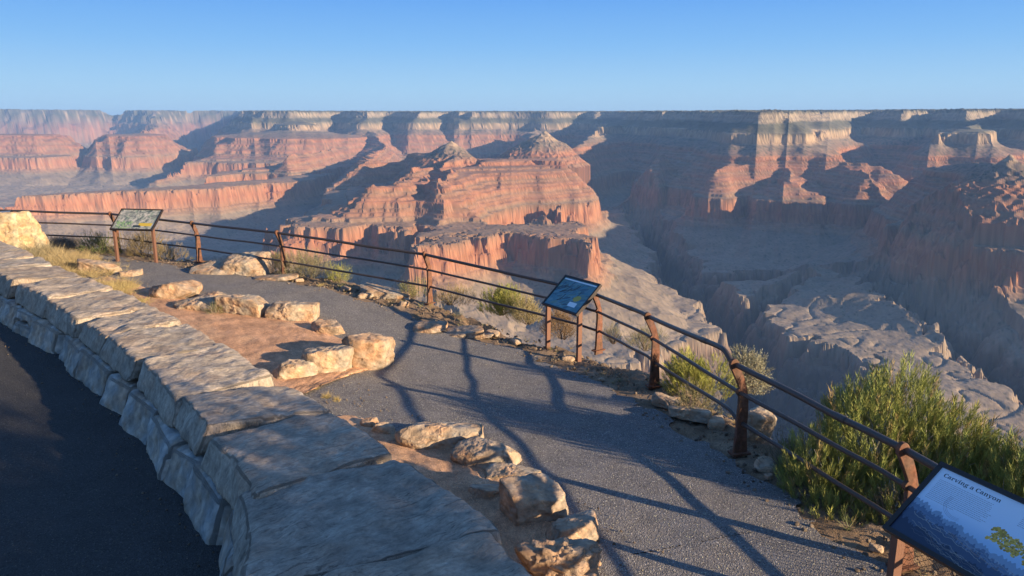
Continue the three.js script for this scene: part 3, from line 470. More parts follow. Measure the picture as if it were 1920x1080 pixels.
// ---------------------------------------------------------------- the iron railing
{
  const rust = new THREE.MeshStandardMaterial({ vertexColors: true, roughness: .78, metalness: .15, map: tex(rockMap, 3), bumpMap: tex(rockBump, 3), bumpScale: .004 });
  const pipe = new THREE.MeshStandardMaterial({ color: new THREE.Color().setRGB(.075, .058, .05), roughness: .42, metalness: .35, bumpMap: tex(rockBump, 4), bumpScale: .003 });
  const fence = thing('iron_railing', 'rusted iron railing with curved posts and three pipe rails along the canyon rim', 'railing');
  // a forged plate: broad splayed foot, waist, a hook for the middle rail and a head bent in over the path
  const outline = new THREE.Shape();
  outline.moveTo(-.095, -.06); outline.lineTo(-.075, .16); outline.quadraticCurveTo(-.062, .30, -.066, .38);
  outline.quadraticCurveTo(-.075, .52, -.055, .64); outline.quadraticCurveTo(-.02, .82, .075, .985);
  outline.quadraticCurveTo(.10, 1.065, .145, 1.06); outline.quadraticCurveTo(.20, 1.05, .185, .98);
  outline.quadraticCurveTo(.15, .93, .115, .86); outline.quadraticCurveTo(.06, .76, .052, .735); outline.quadraticCurveTo(.075, .73, .085, .705); outline.quadraticCurveTo(.085, .67, .05, .665);
  outline.quadraticCurveTo(.045, .55, .055, .44); outline.quadraticCurveTo(.065, .37, .058, .30); outline.quadraticCurveTo(.062, .14, .085, -.06); outline.closePath();
  // in this outline +x is towards the path for the upper half; mirrored when built
  function postGeometry(seed) {
    const g = new THREE.ExtrudeGeometry(outline, { depth: .034, bevelEnabled: true, bevelThickness: .006, bevelSize: .006, bevelSegments: 2, curveSegments: 7, steps: 1 }); g.translate(0, 0, -.017);
    const c = new Float32Array(g.attributes.position.count * 3), p = g.attributes.position;
    for (let i = 0; i < p.count; i++) { const n = fbm3(p.getX(i) * 6 + seed, p.getY(i) * 5, p.getZ(i) * 6 + seed, 3), k = 1 + .5 * n; c.set([.215 * k, .098 * k * (1 - .2 * n), .056 * k], i * 3); }
    g.setAttribute('color', new THREE.BufferAttribute(c, 3)); return boxUV(g);
  }
  const feet = [[3.62, -2.6], gp(1692, 1062), gp(1386, 850), gp(1226, 724), gp(1122, 657), gp(806, 569), gp(533, 518), gp(374, 491), gp(222, 470), [-14.9, -20.7]].map(([x, z]) => new THREE.Vector3(x, groundY(x, z), z));
  const heights = [1, .99, 1, 1.01, .98, 1.02, 1.0, .97, 1.0, 1], rails = [[.128, 1.0, .029], [.052, .69, .0215], [.0, .345, .0215]];
  const hold = [];
  feet.forEach((f, i) => {
    const a = feet[Math.max(0, i - 1)], b = feet[Math.min(feet.length - 1, i + 1)], dir = b.clone().sub(a).setY(0).normalize(), inw = new THREE.Vector3(dir.z, 0, -dir.x);   // towards the path
    const post = mesh('post', postGeometry(i * 2.7), rust, fence); post.position.copy(f); post.scale.set(.88, heights[i], .9);
    const bas = new THREE.Matrix4().makeBasis(inw, new THREE.Vector3(0, 1, 0), inw.clone().cross(new THREE.Vector3(0, 1, 0))); post.quaternion.setFromRotationMatrix(bas);
    const R = rng(i + 50); post.rotateZ((R() - .5) * .03);
    hold.push(rails.map(([n, y]) => f.clone().addScaledVector(inw, n * .88).add(new THREE.Vector3(0, y * heights[i], 0))));
    rails.forEach(([n, y, r]) => { const t = mesh('collar', new THREE.TorusGeometry(r + .006, .009, 6, 14), rust, post); const cc = new Float32Array(t.geometry.attributes.position.count * 3); for (let k = 0; k < cc.length; k += 3) { cc[k] = .16; cc[k + 1] = .07; cc[k + 2] = .045; } t.geometry.setAttribute('color', new THREE.BufferAttribute(cc, 3)); t.position.set(n, y, 0); });
    const plate = mesh('foot_plate', new THREE.BoxGeometry(.24, .022, .13), rust, post); { const cc = new Float32Array(plate.geometry.attributes.position.count * 3); for (let k = 0; k < cc.length; k += 3) { cc[k] = .26; cc[k + 1] = .11; cc[k + 2] = .06; } plate.geometry.setAttribute('color', new THREE.BufferAttribute(cc, 3)); } plate.position.set(0, .008, 0);
  });
  // rails bay by bay; here and there a rail is bent just before its post, as they are
  for (let i = 0; i < feet.length - 1; i++) for (let k = 0; k < 3; k++) {
    const a = hold[i][k], b = hold[i + 1][k], R = rng(i * 7 + k), at = (t, dy, dn = 0) => { const p = a.clone().lerp(b, t); p.y += dy; p.x += dn; return p; };
    const jog = k === 0 ? [0, 0, .095, .012, .02, 0, 0, 0, 0][i] : k === 1 ? [0, .01, 0, .012, .03, 0, 0, 0, 0][i] : [0, 0, .06, .03, .02, 0, 0, 0, 0][i];
    const s = .012 * (R() - .5), pts = [a, at(.03, jog ? jog * .0 : 0), at(.10, jog * .9), at(.16, jog), at(.35, jog * .75 + s), at(.6, jog * .4 - s), at(.85, jog * .12), b];
    const c = new THREE.CatmullRomCurve3(pts, false, 'centripetal');
    const rail = mesh('rail', new THREE.TubeGeometry(c, 40, rails[k][2], 12), pipe, fence);
    if (k === 0 && i < 4) { const j = mesh('rail_sleeve', new THREE.TubeGeometry(new THREE.CatmullRomCurve3([c.getPoint(.52), c.getPoint(.56)]), 2, rails[k][2] + .004, 12), pipe, rail); }
  }
  // wire mesh fixed to the lower rail by the nearest sign
  const wire = stdMat(.10, .075, .06, .6, { metalness: .4 }), bits = [];
  const A = hold[0][2].clone(), B = hold[1][2].clone(), n1 = 46; A.y -= .03; B.y -= .03; const drop = .42;
  const P = (u, v) => { const p = A.clone().lerp(B, u); p.y -= v * drop; p.x += .05 * v + .012 * Math.sin(u * 40 + v * 9); return p; };
  for (let i = -8; i < n1; i++) for (const sgn of [-1, 1]) { const u0 = (i + (sgn < 0 ? 8 : 0)) / n1, pts = []; for (let j = 0; j <= 8; j++) { const u = u0 + sgn * (j / 8) * 8 / n1; if (u >= 0 && u <= 1) pts.push(P(u, j / 8)); } if (pts.length > 2) bits.push(new THREE.TubeGeometry(new THREE.CatmullRomCurve3(pts), pts.length * 2, .0022, 4)); }
  mesh('wire_mesh', mergeGeometries(bits), wire, fence);
}
// ---------------------------------------------------------------- interpretive signs
const signFrame = stdMat(.035, .027, .024, .5, { metalness: .3 }), signLeg = stdMat(.17, .085, .055, .7, { metalness: .2, bumpMap: tex(rockBump, 3), bumpScale: .003 });
function art(w, h, draw) { const c = document.createElement('canvas'); c.width = w; c.height = h; const x = c.getContext('2d'); draw(x, w, h); const t = new THREE.CanvasTexture(c); t.colorSpace = THREE.SRGBColorSpace; return new THREE.MeshPhysicalMaterial({ map: t, roughness: .38, clearcoat: .35, clearcoatRoughness: .2 }); }
// low: left end of the low edge (over the left leg); e: along the low edge; w, d: size of the panel; tilt: from the level
function sign(name, label, low, e, w, d, tilt, panelMat, legH) {
  e.normalize(); const nrm = new THREE.Vector3(e.z, 0, -e.x), up = nrm.clone().multiplyScalar(Math.cos(tilt)).add(new THREE.Vector3(0, Math.sin(tilt), 0)), face = e.clone().cross(up).normalize();
  const foot = low.clone(); foot.y = groundY(low.x, low.z); const o = thing(name, label, 'sign', foot, 'interpretive signs along the path');
  const rel = (a, b, c = 0) => low.clone().addScaledVector(e, a).addScaledVector(up, b).addScaledVector(face, c).sub(foot);
  const bas = new THREE.Matrix4().makeBasis(e, up, face), put = (m, p) => { m.quaternion.setFromRotationMatrix(bas); m.position.copy(p); return m; };
  const fw = .032, th = .045;
  const fr = put(mesh('frame', new THREE.BoxGeometry(w - .006, d - .006, .02), signFrame, o), rel(w / 2, d / 2, -th / 2 + .004));
  for (const [a, b, sx, sy] of [[w / 2, fw / 2, w, fw], [w / 2, d - fw / 2, w, fw]]) put(mesh('frame_bar', new THREE.BoxGeometry(sx, sy, th), signFrame, o), rel(a, b, 0));
  for (const a of [fw / 2, w - fw / 2]) put(mesh('frame_bar', new THREE.BoxGeometry(fw, d - 2 * fw, th - .004), signFrame, o), rel(a, d / 2, 0));
  put(mesh('panel', new THREE.BoxGeometry(w - 2 * fw, d - 2 * fw, .012), [signFrame, signFrame, signFrame, signFrame, panelMat, signFrame], o), rel(w / 2, d / 2, .004));
  const legTurn = Math.atan2(nrm.x, nrm.z);
  for (const a of [.045, w - .045]) {
    const top = rel(a, .10, -.03), h = top.y, l = mesh('leg', new THREE.BoxGeometry(.052, h + .06, .075), signLeg, o); l.position.set(top.x, h / 2 - .03 - groundY(0, 0) * 0, top.z); l.rotation.y = legTurn;
    const arm = mesh('panel_bracket', new THREE.BoxGeometry(.04, d * .7, .03), signFrame, o); put(arm, rel(a, d * .45, -th / 2 - .022));
  }
  return o;
}
const lines = (x, x0, y0, w, n, gap, ragged, seed) => { const R = rng(seed); for (let i = 0; i < n; i++) { let a = x0; const end = x0 + w * (1 - ragged * R()) - (i === n - 1 ? w * .4 : 0); while (a < end) { const k = 6 + 22 * R(); x.fillRect(a, y0 + i * gap, Math.min(k, end - a), 3.2); a += k + 5; } } };
const carving = art(1400, 900, (x, w, h) => {
  const s = x.createLinearGradient(0, 0, 0, h); s.addColorStop(0, '#dfe9f2'); s.addColorStop(.45, '#c9dcee'); s.addColorStop(.62, '#9fc0dd'); s.addColorStop(1, '#8fb2d4'); x.fillStyle = s; x.fillRect(0, 0, w, h);
  const R = rng(9), ridge = (base, amp, col, f, sd) => { x.fillStyle = col; x.beginPath(); x.moveTo(0, h); for (let i = 0; i <= w; i += 5) x.lineTo(i, base(i / w) * h - amp * (.5 + .5 * N2(i * f, sd)) - amp * .5 * N2(i * f * 4, sd)); x.lineTo(w, h); x.fill(); };
  ridge((u) => .52 + .26 * u, 46, '#7f98b0', .006, 1); ridge((u) => .58 + .27 * u, 52, '#566f8c', .008, 5); ridge((u) => .68 + .24 * u, 60, '#3a4c66', .009, 9); ridge((u) => .82 + .2 * u, 46, '#1b2b45', .01, 13);
  for (let k = 0; k < 46; k++) { x.strokeStyle = ['#b9a98f', '#d2c3a6', '#33475f', '#6d8199', '#8f8678', '#a4836a'][k % 6]; x.globalAlpha = .55; x.lineWidth = 1.5 + R() * 5; x.beginPath(); const u0 = R() * .7, L = .12 + .3 * R(), v0 = .57 + .26 * u0 + R() * .3; for (let i = 0; i <= 24; i++) { const u = u0 + L * i / 24, v = v0 + .27 * (u - u0) + .012 * N2(u * 30, k) + .02 * N2(u * 7, k + 9); i ? x.lineTo(u * w, v * h) : x.moveTo(u * w, v * h); } x.stroke(); } x.globalAlpha = 1;
  for (let i = 0; i < 420; i++) { const u = .52 + .30 * R(), t = N2(u * 14, 2) * .06; x.fillStyle = ['#b0902c', '#d0a63a', '#9a7a2e', '#e0b850'][(R() * 4) | 0]; x.beginPath(); x.arc(u * w, (.40 + t + R() * .17 + (u - .52) * .1) * h, 4 + R() * 11, 0, 7); x.fill(); }
  x.strokeStyle = '#54677d'; x.lineWidth = 2; for (let r = 0; r < 3; r++) { x.beginPath(); x.arc(400, 330, 130 + r * 14, 1.2, 3.6); x.stroke(); }
  x.fillStyle = '#1d2733'; x.font = 'bold 64px serif'; x.fillText('Carving a Canyon', 60, 95); x.fillStyle = '#39434f'; lines(x, 60, 140, 590, 13, 21, .12, 3); lines(x, 860, 130, 330, 6, 20, .2, 4); lines(x, 1220, 150, 130, 3, 20, .2, 8);
});
const riverArt = art(900, 620, (x, w, h) => {
  x.fillStyle = '#3f7483'; x.fillRect(0, 0, w, h); const R = rng(19);
  for (let i = 0; i < 260; i++) { x.fillStyle = ['#3c7586', '#55878f', '#24485a', '#66806e', '#6f9398'][(R() * 5) | 0]; x.globalAlpha = .5; x.beginPath(); x.ellipse(R() * w, R() * h, 20 + R() * 80, 8 + R() * 26, -.35, 0, 7); x.fill(); } x.globalAlpha = 1;
  x.strokeStyle = '#16222e'; for (let i = 0; i < 16; i++) { x.lineWidth = 6 + R() * 20; x.beginPath(); const u = R() * w * .7, v = h * (.25 + .65 * R()); x.moveTo(u, v); x.quadraticCurveTo(u + 90, v - 70 * R(), u + 60 + 200 * R(), v - 60 - 120 * R()); x.stroke(); }
  x.fillStyle = '#a69a3c'; x.beginPath(); x.ellipse(w * .74, h * .58, 90, 60, -.3, 0, 7); x.fill(); x.fillStyle = '#cfe3ea'; x.fillRect(w * .62, h * .72, 200, 90); x.fillStyle = '#dce8ec'; x.fillRect(24, 20, w - 48, 26); x.fillStyle = '#1c2a36'; lines(x, 40, 64, 300, 5, 18, .3, 5);
});
const leafArt = art(1000, 600, (x, w, h) => {
  x.fillStyle = '#8d8f86'; x.fillRect(0, 0, w, h); const R = rng(29);
  for (let i = 0; i < 420; i++) { x.fillStyle = ['#6f756b', '#a8a79b', '#585e58', '#b4ada0', '#7a8a74', '#3f4a44'][(R() * 6) | 0]; x.globalAlpha = .6; x.beginPath(); x.ellipse(R() * w, R() * h, 14 + R() * 60, 6 + R() * 22, R() * 3, 0, 7); x.fill(); } x.globalAlpha = 1;
  for (let i = 0; i < 60; i++) { x.fillStyle = ['#6e8a5a', '#4e6a48', '#8aa070'][(R() * 3) | 0]; x.beginPath(); x.ellipse(w * (.05 + .4 * R()), h * (.62 + .35 * R()), 40 * R() + 10, 14, R() * 3, 0, 7); x.fill(); }
  x.fillStyle = '#b59b2e'; x.fillRect(w * .62, h * .68, w * .33, h * .16); x.fillStyle = '#1e2a2c'; x.fillRect(w * .5, h * .8, w * .18, h * .1); x.fillStyle = '#2c3430'; lines(x, 60, 40, 420, 8, 18, .3, 6);
});
const vec = (x, y, z) => new THREE.Vector3(x, y, z);
sign('interpretive_sign', 'low slanted sign headed Carving a Canyon with a blue landscape and text', vec(2.46, .72, -4.47), vec(.39, 0, .92), 1.02, .62, .66, carving);
{ const b = G(1019, 652); sign('interpretive_sign', 'slanted blue picture sign where the railing turns at the point', vec(b.x - .03, b.y + .76, b.z), vec(.56, 0, .83), .92, .66, .72, riverArt); }
{ const b = G(213, 491); sign('interpretive_sign', 'slanted grey and green picture sign near the dry grass', vec(b.x, b.y + .80, b.z), vec(.985, 0, .17), 1.14, .68, .72, leafArt); }
// the boulder that carries another panel, beyond the end of the dry grass
{
  const f = G(30, 478), g = boulder(.62, .62, .55, 61, { base: [.62, .47, .27], detail: 22, cuts: 5, tilt: .3, rust: .3, lichen: .2 });
  const r = single('pedestal_boulder', g, rockMat, 'tall yellowish boulder carrying a dark panel beyond the dry grass', 'rock'); r.position.set(f.x - .1, f.y + .42, f.z - .3); r.rotation.y = .2;
  const p = thing('slanted_sign', 'dark framed panel lying slanted on the yellowish boulder', 'sign', vec(f.x - .55, f.y + .98, f.z - .05));
  const fr = mesh('frame', new THREE.BoxGeometry(.92, .05, .5), signFrame, p), pl = mesh('panel', new THREE.BoxGeometry(.84, .012, .42), stdMat(.12, .15, .2, .4), p); pl.position.y = .027; p.rotation.set(.42, .15, 0);
}
// ---------------------------------------------------------------- plants
{
  const leafMat = (o) => new THREE.MeshStandardMaterial({ roughness: .85, side: THREE.DoubleSide, vertexColors: true, ...o });
  const barkMat = stdMat(.24, .19, .15, .95), paleBark = stdMat(.40, .36, .31, .95);
  // thin blades: list of [base, tip, width, side vector, shade at base, shade at tip]
  function blades(list) {
    const pos = [], nor = [], col = [], s = new THREE.Vector3(), n = new THREE.Vector3();
    for (const [a, b, w, side, k0, k1] of list) {
s.copy(side).multiplyScalar(w * .55); n.copy(side).cross(b.clone().sub(a)).normalize();
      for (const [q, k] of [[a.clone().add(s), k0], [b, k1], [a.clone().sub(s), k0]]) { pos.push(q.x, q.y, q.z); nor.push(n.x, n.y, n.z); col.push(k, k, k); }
    }
    const g = new THREE.BufferGeometry(); g.setAttribute('position', new THREE.Float32BufferAttribute(pos, 3)); g.setAttribute('normal', new THREE.Float32BufferAttribute(nor, 3)); g.setAttribute('color', new THREE.Float32BufferAttribute(col, 3)); return g;
  }
  const dirOf = (R, up) => { const a = R() * 6.283, e = up + (1 - up) * R(), c = Math.sqrt(Math.max(0, 1 - e * e)); return new THREE.Vector3(Math.cos(a) * c, e, Math.sin(a) * c); };
  const sideOf = (d, R) => { const v = new THREE.Vector3(R() - .5, R() - .5, R() - .5).cross(d); return v.normalize(); };
  // a plume of needles pointing up its own y axis, one metre long
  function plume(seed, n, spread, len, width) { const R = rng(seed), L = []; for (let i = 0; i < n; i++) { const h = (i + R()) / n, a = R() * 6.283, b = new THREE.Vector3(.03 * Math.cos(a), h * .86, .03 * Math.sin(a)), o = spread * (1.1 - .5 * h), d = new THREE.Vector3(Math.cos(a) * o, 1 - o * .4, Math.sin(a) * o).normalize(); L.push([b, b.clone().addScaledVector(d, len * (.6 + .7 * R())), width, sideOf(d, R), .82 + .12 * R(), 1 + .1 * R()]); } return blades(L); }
  // a twig with small leaves standing off it
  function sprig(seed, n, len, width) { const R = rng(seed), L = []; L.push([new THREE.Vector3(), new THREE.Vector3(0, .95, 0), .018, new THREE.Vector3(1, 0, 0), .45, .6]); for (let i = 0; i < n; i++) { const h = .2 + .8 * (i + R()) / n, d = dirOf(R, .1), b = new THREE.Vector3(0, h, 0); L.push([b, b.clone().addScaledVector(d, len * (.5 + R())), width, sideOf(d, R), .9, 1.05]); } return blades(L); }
  const M = new THREE.Matrix4(), Qn = new THREE.Quaternion(), UPV = new THREE.Vector3(0, 1, 0), c = new THREE.Color();
  const quatTo = (d, R) => { Qn.setFromUnitVectors(UPV, d); return Qn.multiply(new THREE.Quaternion().setFromAxisAngle(UPV, R() * 6.283)); };
  // all leaves of one plant as one part of it
  function foliage(name, parent, unit, mat, items) {
    const up = unit.attributes.position.array, un = unit.attributes.normal.array, uc = unit.attributes.color.array, n = up.length, pos = new Float32Array(n * items.length), nor = new Float32Array(n * items.length), col = new Float32Array(n * items.length), v = new THREE.Vector3();
    items.forEach(([p, d, s, sx, k], i) => { const o = i * n; for (let q = 0; q < n; q += 3) {
      v.set(up[q] * s * sx, up[q + 1] * s, up[q + 2] * s * sx).applyQuaternion(d); pos[o + q] = v.x + p.x; pos[o + q + 1] = v.y + p.y; pos[o + q + 2] = v.z + p.z;
      v.set(un[q] / sx, un[q + 1], un[q + 2] / sx).normalize().applyQuaternion(d); nor[o + q] = v.x; nor[o + q + 1] = v.y; nor[o + q + 2] = v.z;
      col[o + q] = uc[q] * k.r; col[o + q + 1] = uc[q + 1] * k.g; col[o + q + 2] = uc[q + 2] * k.b; } });
    const g = new THREE.BufferGeometry(); g.setAttribute('position', new THREE.BufferAttribute(pos, 3)); g.setAttribute('normal', new THREE.BufferAttribute(nor, 3)); g.setAttribute('color', new THREE.BufferAttribute(col, 3));
    return mesh(name, g, mat, parent);
  }
  function twigs(name, parent, mat, list) { // [from, to, r0, r1]
    const gs = list.map(([a, b, r0, r1]) => { const d = b.clone().sub(a), L = d.length(), g = new THREE.CylinderGeometry(r1, r0, L, 5, 1, true); g.translate(0, L / 2, 0); g.applyQuaternion(new THREE.Quaternion().setFromUnitVectors(UPV, d.normalize())); g.translate(a.x, a.y, a.z); return g; });
    return mesh(name, mergeGeometries(gs), mat, parent);
  }
  const plumeA = plume(1, 34, .34, .30, .022), brush = plume(2, 58, .5, .24, .021), sprigA = sprig(3, 22, .12, .026), sprigB = sprig(4, 14, .10, .045), LEAF = leafMat({});
  const tint = (R, k, v = .25) => { const q = 1 + v * (R() - .5) * 2, w = (R() - .5) * .16; return new THREE.Color().setRGB(k[0] * q * (1 + w), k[1] * q, k[2] * q * (1 - w)); };

  // the large bush outside the railing: upright plumes of yellow-green shoots over pale twigs
  {
    const R = rng(41), root = new THREE.Vector3(3.95, -.72, -6.6), bush = thing('evergreen_bush', 'large yellow green bush of upright needle plumes growing outside the railing', 'bush', root);
    const lobes = [[-1.02, .74, .1, .30, .5], [-.60, 1.10, .0, .36, .58], [-.24, 1.20, -.1, .38, .6], [.1, .98, .05, .42, .55], [.5, .72, 0, .42, .5], [.9, .55, .1, .42, .45], [1.3, .38, .2, .42, .4], [-.3, .6, .4, .55, .5], [-.95, .35, .35, .42, .45], [.4, .3, .5, .55, .45], [1.1, .1, .55, .5, .4], [1.7, .2, .3, .4, .35], [.6, .85, .85, .5, .5], [.8, .75, 1.2, .5, .5], [.15, .4, .7, .5, .5], [1.0, 1.0, .9, .5, .45]];
    const items = [], tw = [];
    for (const [x0, y, z, r0, h] of lobes) {
      const x = x0, r = r0 * 1.12, n = Math.round(760 * r * (h + .4)), cx = new THREE.Vector3(x, y, z);
      for (let i = 0; i < n; i++) { const d = dirOf(R, -.55), k = .5 + .5 * R() ** .4, p = new THREE.Vector3(x + d.x * r * k, y + d.y * h * k - .1, z + d.z * r * k), g = new THREE.Vector3(d.x * .38 + (R() - .5) * .3, 1, d.z * .38 + (R() - .5) * .3).normalize(); items.push([p, quatTo(g, R).clone(), .15 + .15 * R(), .75 + .3 * R(), tint(R, R() < .12 ? [.32, .25, .10] : [.245, .275, .068], .34)]); }
      for (let i = 0; i < 13; i++) { const d = dirOf(R, -.1), e = cx.clone().add(new THREE.Vector3(d.x * r * .8, d.y * h * .8, d.z * r * .8)), b = new THREE.Vector3(x * .25, .05, z * .25), m = b.clone().lerp(cx, .7).add(new THREE.Vector3((R() - .5) * .2, (R() - .5) * .1, (R() - .5) * .2)); tw.push([b, m, .016, .010], [m, e, .009, .003]); }
    }
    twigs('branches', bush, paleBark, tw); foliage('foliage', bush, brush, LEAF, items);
  }
  // smaller shrubs: [px, py of foot, width, height in pixels, kind, colour, label, steps outward]
  const shrubs = [
    [188, 478, 76, 40, 'leaf', [.13, .16, .05], 'dense dark green shrub beside the left leg of the grey green sign', .5],
    [262, 480, 104, 52, 'twig', [.22, .17, .075], 'brownish olive shrub between the legs of the grey green sign', .5],
    [322, 488, 60, 28, 'twig', [.30, .24, .12], 'small straw coloured tuft between the sign and a railing post', .4],
    [508, 508, 58, 34, 'twig', [.22, .20, .085], 'small olive shrub at the foot of a railing post', .45],
    [580, 522, 120, 48, 'twig', [.27, .245, .135], 'wide grey green shrub beside the pale boulder and post', .5],
    [634, 534, 46, 34, 'twig', [.36, .36, .09], 'little yellow green shrub at the end of the grey green one', .5],
    [774, 562, 46, 36, 'twig', [.27, .26, .09], 'small green tuft in front of a railing post at the bend', .4],
    [846, 574, 84, 34, 'twig', [.30, .24, .11], 'low straw coloured shrub next to a railing post at the bend', .5],
    [940, 594, 76, 50, 'plume', [.30, .31, .075], 'bright yellow green shrub under the lower rail', .5],
    [990, 612, 74, 52, 'twig', [.38, .32, .15], 'dry straw coloured shrub left of the blue picture sign', .5],
    [1056, 640, 78, 54, 'twig', [.24, .16, .085], 'reddish brown shrub between the legs of the blue picture sign', .45],
    [1150, 648, 44, 34, 'twig', [.30, .28, .14], 'pale tuft behind a rusty post at the turn of the railing', .4],
    [1210, 668, 78, 44, 'twig', [.24, .23, .12], 'grey olive shrub behind the second rusty post', .7],
    [1306, 756, 116, 72, 'plume', [.31, .32, .075], 'bright yellow green shrub between two rusty posts', .55],
    [1396, 764, 84, 84, 'leaf', [.30, .29, .19], 'pale grey leafed shrub rising behind the second post', .95],
    [1300, 790, 90, 60, 'twig', [.22, .20, .10], 'olive undergrowth at the foot of the bright shrub', .35],
    [1480, 910, 130, 70, 'twig', [.20, .17, .10], 'dry undergrowth below the lower rail beside the large bush', .4],
    [1580, 960, 150, 90, 'plume', [.31, .32, .075], 'needle plumes spilling under the lower rail', .55],
    [1660, 1000, 110, 70, 'twig', [.22, .18, .10], 'dry tuft behind the Carving a Canyon sign', .35],
    [662, 688, 34, 20, 'leaf', [.22, .23, .11], 'tiny grey green weed growing between two border rocks', 0],
    [402, 590, 34, 26, 'twig', [.17, .19, .07], 'small green weed tucked beside the upright blocky rock', 0],
  ];
  shrubs.forEach(([px, py, w, h, kind, k, label, off], n) => {
    const R = rng(600 + n), f = G(px, py), m = (-f.z * CP + (EYE - f.y) * SP) / FOCAL, l = Math.hypot(f.x, f.z), W = w * m / 2, H = h * m * 1.2; f.x += f.x / l * off; f.z += f.z / l * off; f.y -= off * .10;
    const s = thing('shrub', label, 'shrub', f), items = [], tw = [], area = W * H;
    const count = Math.round(clamp(area * (kind === 'leaf' ? 8000 : kind === 'plume' ? 2600 : 3600), 60, 1100));
    const lob = Array.from({ length: 5 }, () => [(R() - .5) * 1.1 * W, (R() - .5) * .7 * W, .7 + .45 * R()]);
    for (let i = 0; i < count; i++) {
      const L = lob[(R() * 5) | 0], d = dirOf(R, -.05), q = .45 + .55 * R() ** .5, p = new THREE.Vector3(L[0] + d.x * W * .62 * q, Math.max(.01, d.y) * H * .80 * q * L[2], L[1] + d.z * W * .55 * q);
      const g = kind === 'leaf' ? d.clone().add(new THREE.Vector3(R() - .5, .3, R() - .5)).normalize() : new THREE.Vector3(d.x * .7 + (R() - .5) * .3, .75 + .3 * R(), d.z * .7 + (R() - .5) * .3).normalize();
      items.push([p, quatTo(g, R).clone(), (kind === 'leaf' ? .10 : .13) * (.7 + .6 * R()) * clamp(H / .5, .55, 1.3), kind === 'leaf' ? 1.5 : 1.1, tint(R, k, .34)]);
    }
    for (let i = 0; i < 26; i++) { const d = dirOf(R, .15); tw.push([new THREE.Vector3(d.x * W * .1, -.05, d.z * W * .1), new THREE.Vector3(d.x * W * .8, d.y * H * .85, d.z * W * .6), .006, .002]); }
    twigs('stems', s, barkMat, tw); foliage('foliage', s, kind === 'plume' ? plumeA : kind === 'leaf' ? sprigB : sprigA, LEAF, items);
  });
  // dry grass and brush behind the wall
  {
    const R = rng(77), L = []; for (let i = 0; i < 26; i++) { const d = dirOf(R, .45), b = new THREE.Vector3((R() - .5) * .16, 0, (R() - .5) * .16); L.push([b, b.clone().addScaledVector(d, .5 + .5 * R()), .016, sideOf(d, R), .7, 1.05]); }
    const clump = blades(L), items = [];
    const put = (px, py, spread, n, s0, s1, k) => { for (let i = 0; i < n; i++) { const f = G(px + (R() + R() - 1) * spread[0], py + (R() + R() - 1) * spread[1]); const d = new THREE.Vector3((R() - .5) * .4, 1, (R() - .5) * .4).normalize(); items.push([f, quatTo(d, R).clone(), mix(s0, s1, R() * R()), .9 + .5 * R(), tint(R, k, .3)]); } };
    put(120, 492, [70, 26], 330, .2, .55, [.36, .28, .14]); put(70, 484, [60, 16], 130, .22, .6, [.30, .25, .14]); put(165, 508, [80, 26], 200, .16, .42, [.42, .32, .15]); put(60, 480, [50, 12], 120, .3, .75, [.30, .27, .17]);
    put(215, 545, [50, 16], 190, .16, .42, [.42, .33, .14]); put(262, 568, [30, 10], 60, .10, .24, [.40, .35, .11]); put(290, 560, [40, 10], 30, .08, .2, [.40, .33, .13]);
    put(118, 462, [30, 6], 60, .4, .8, [.26, .22, .17]);
    for (const [x, y, n] of [[610, 745, 10], [632, 752, 9], [598, 728, 6], [720, 815, 8], [735, 830, 5], [600, 535, 10]]) put(x, y, [9, 4], n, .06, .17, [.46, .36, .14]);
    for (let i = 0; i < 190; i++) { const t = .22 + .70 * R(), p = outerEdge.getPointAt(t).addScaledVector(outerNormal(outerEdge.getUtoTmapping(t)), .15 + .75 * R()); p.y = groundY(p.x, p.z) - .02; items.push([p, quatTo(new THREE.Vector3((R() - .5) * .5, 1, (R() - .5) * .5).normalize(), R).clone(), .08 + .2 * R() * R(), 1, tint(R, R() < .5 ? [.40, .32, .15] : [.24, .24, .10], .3)]); }
    const im = foliage('dry_grass', scene, clump, LEAF, items); im.userData = { kind: 'stuff', label: 'dry straw coloured grass and brush behind the wall and along the rim', category: 'grass' };
  }
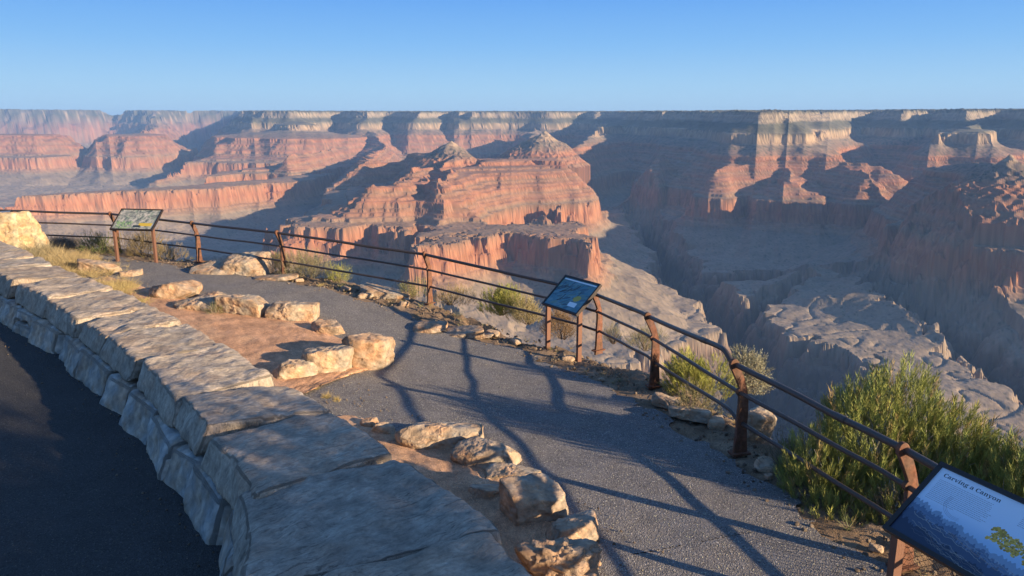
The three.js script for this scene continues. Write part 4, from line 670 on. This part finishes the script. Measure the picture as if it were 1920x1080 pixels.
  // junipers standing sunward of the wall, beside the camera: their shade lies over the near wall and the pavement
  {
    const R0 = rng(5), g = new THREE.PlaneGeometry(16, 15, 60, 56); g.rotateX(-Math.PI / 2); g.translate(11.4, 0, 4.4); const p = g.attributes.position, col = new Float32Array(p.count * 3);
    for (let i = 0; i < p.count; i++) { const x = p.getX(i), z = p.getZ(i), e = Math.min(x - 3.4, 19.4 - x, z + 3.1, 11.9 - z); p.setY(i, -.10 - .25 * smooth(1.6, 0, e) * 3 + .08 * fbm2(x * .6, z * .6, 4)); col.set([.42, .31, .2], i * 3); }
    g.setAttribute('color', new THREE.BufferAttribute(col, 3)); g.computeVertexNormals(); boxUV(g); structure('rim_terrace', g, soilMat, 'stony rim ground sunward of the path');
    const tuft = plume(8, 13, .9, .5, .09);
    const tree = (x, z, base, top, rx, rz, seed, n, label) => {
      const R = rng(seed), f = new THREE.Vector3(x, -.12, z), t = thing('juniper_tree', label, 'tree', f), tw = [], items = [], H = top - base;
      const trunk = []; let a = new THREE.Vector3(0, -.1, 0); for (let i = 1; i <= 6; i++) { const b = new THREE.Vector3((R() - .5) * .3, top * .8 * i / 6, (R() - .5) * .3); trunk.push([a, b, .17 * (1 - (i - 1) / 7), .17 * (1 - i / 7)]); a = b; }
      const lob = Array.from({ length: 13 }, () => { const an = R() * 6.283, q = Math.sqrt(R()); return new THREE.Vector3(Math.cos(an) * q * rx, base + H * (.12 + .76 * R() * (1 - .35 * q)), Math.sin(an) * q * rz); });
      for (const L of lob) { tw.push([new THREE.Vector3(0, L.y * .75, 0), L, .05, .015]); const r = .55 + .5 * R(); for (let i = 0; i < n / 13; i++) { const d = dirOf(R, -.8), k = R() ** .5; items.push([new THREE.Vector3(L.x + d.x * r * k, L.y + d.y * r * .75 * k, L.z + d.z * r * k), quatTo(d.clone().add(new THREE.Vector3(0, .4, 0)).normalize(), R).clone(), .16 + .14 * R(), 1, tint(R, [.10, .125, .05], .3)]); } }
      twigs('trunk', t, barkMat, trunk); twigs('limbs', t, barkMat, tw); foliage('crown', t, tuft, LEAF, items);
    };
    tree(8.6, 1.35, 2.75, 5.1, 1.5, 1.35, 91, 1500, 'open crowned juniper standing sunward of the near wall');
    tree(9.0, 4.2, 1.9, 6.0, 1.8, 2.0, 92, 3200, 'denser juniper behind the open crowned one');
    tree(11.5, 7.4, 1.4, 6.0, 1.9, 2.0, 93, 2000, 'third juniper at the back of the rim terrace');
  }
}
renderer.render(scene, camera);
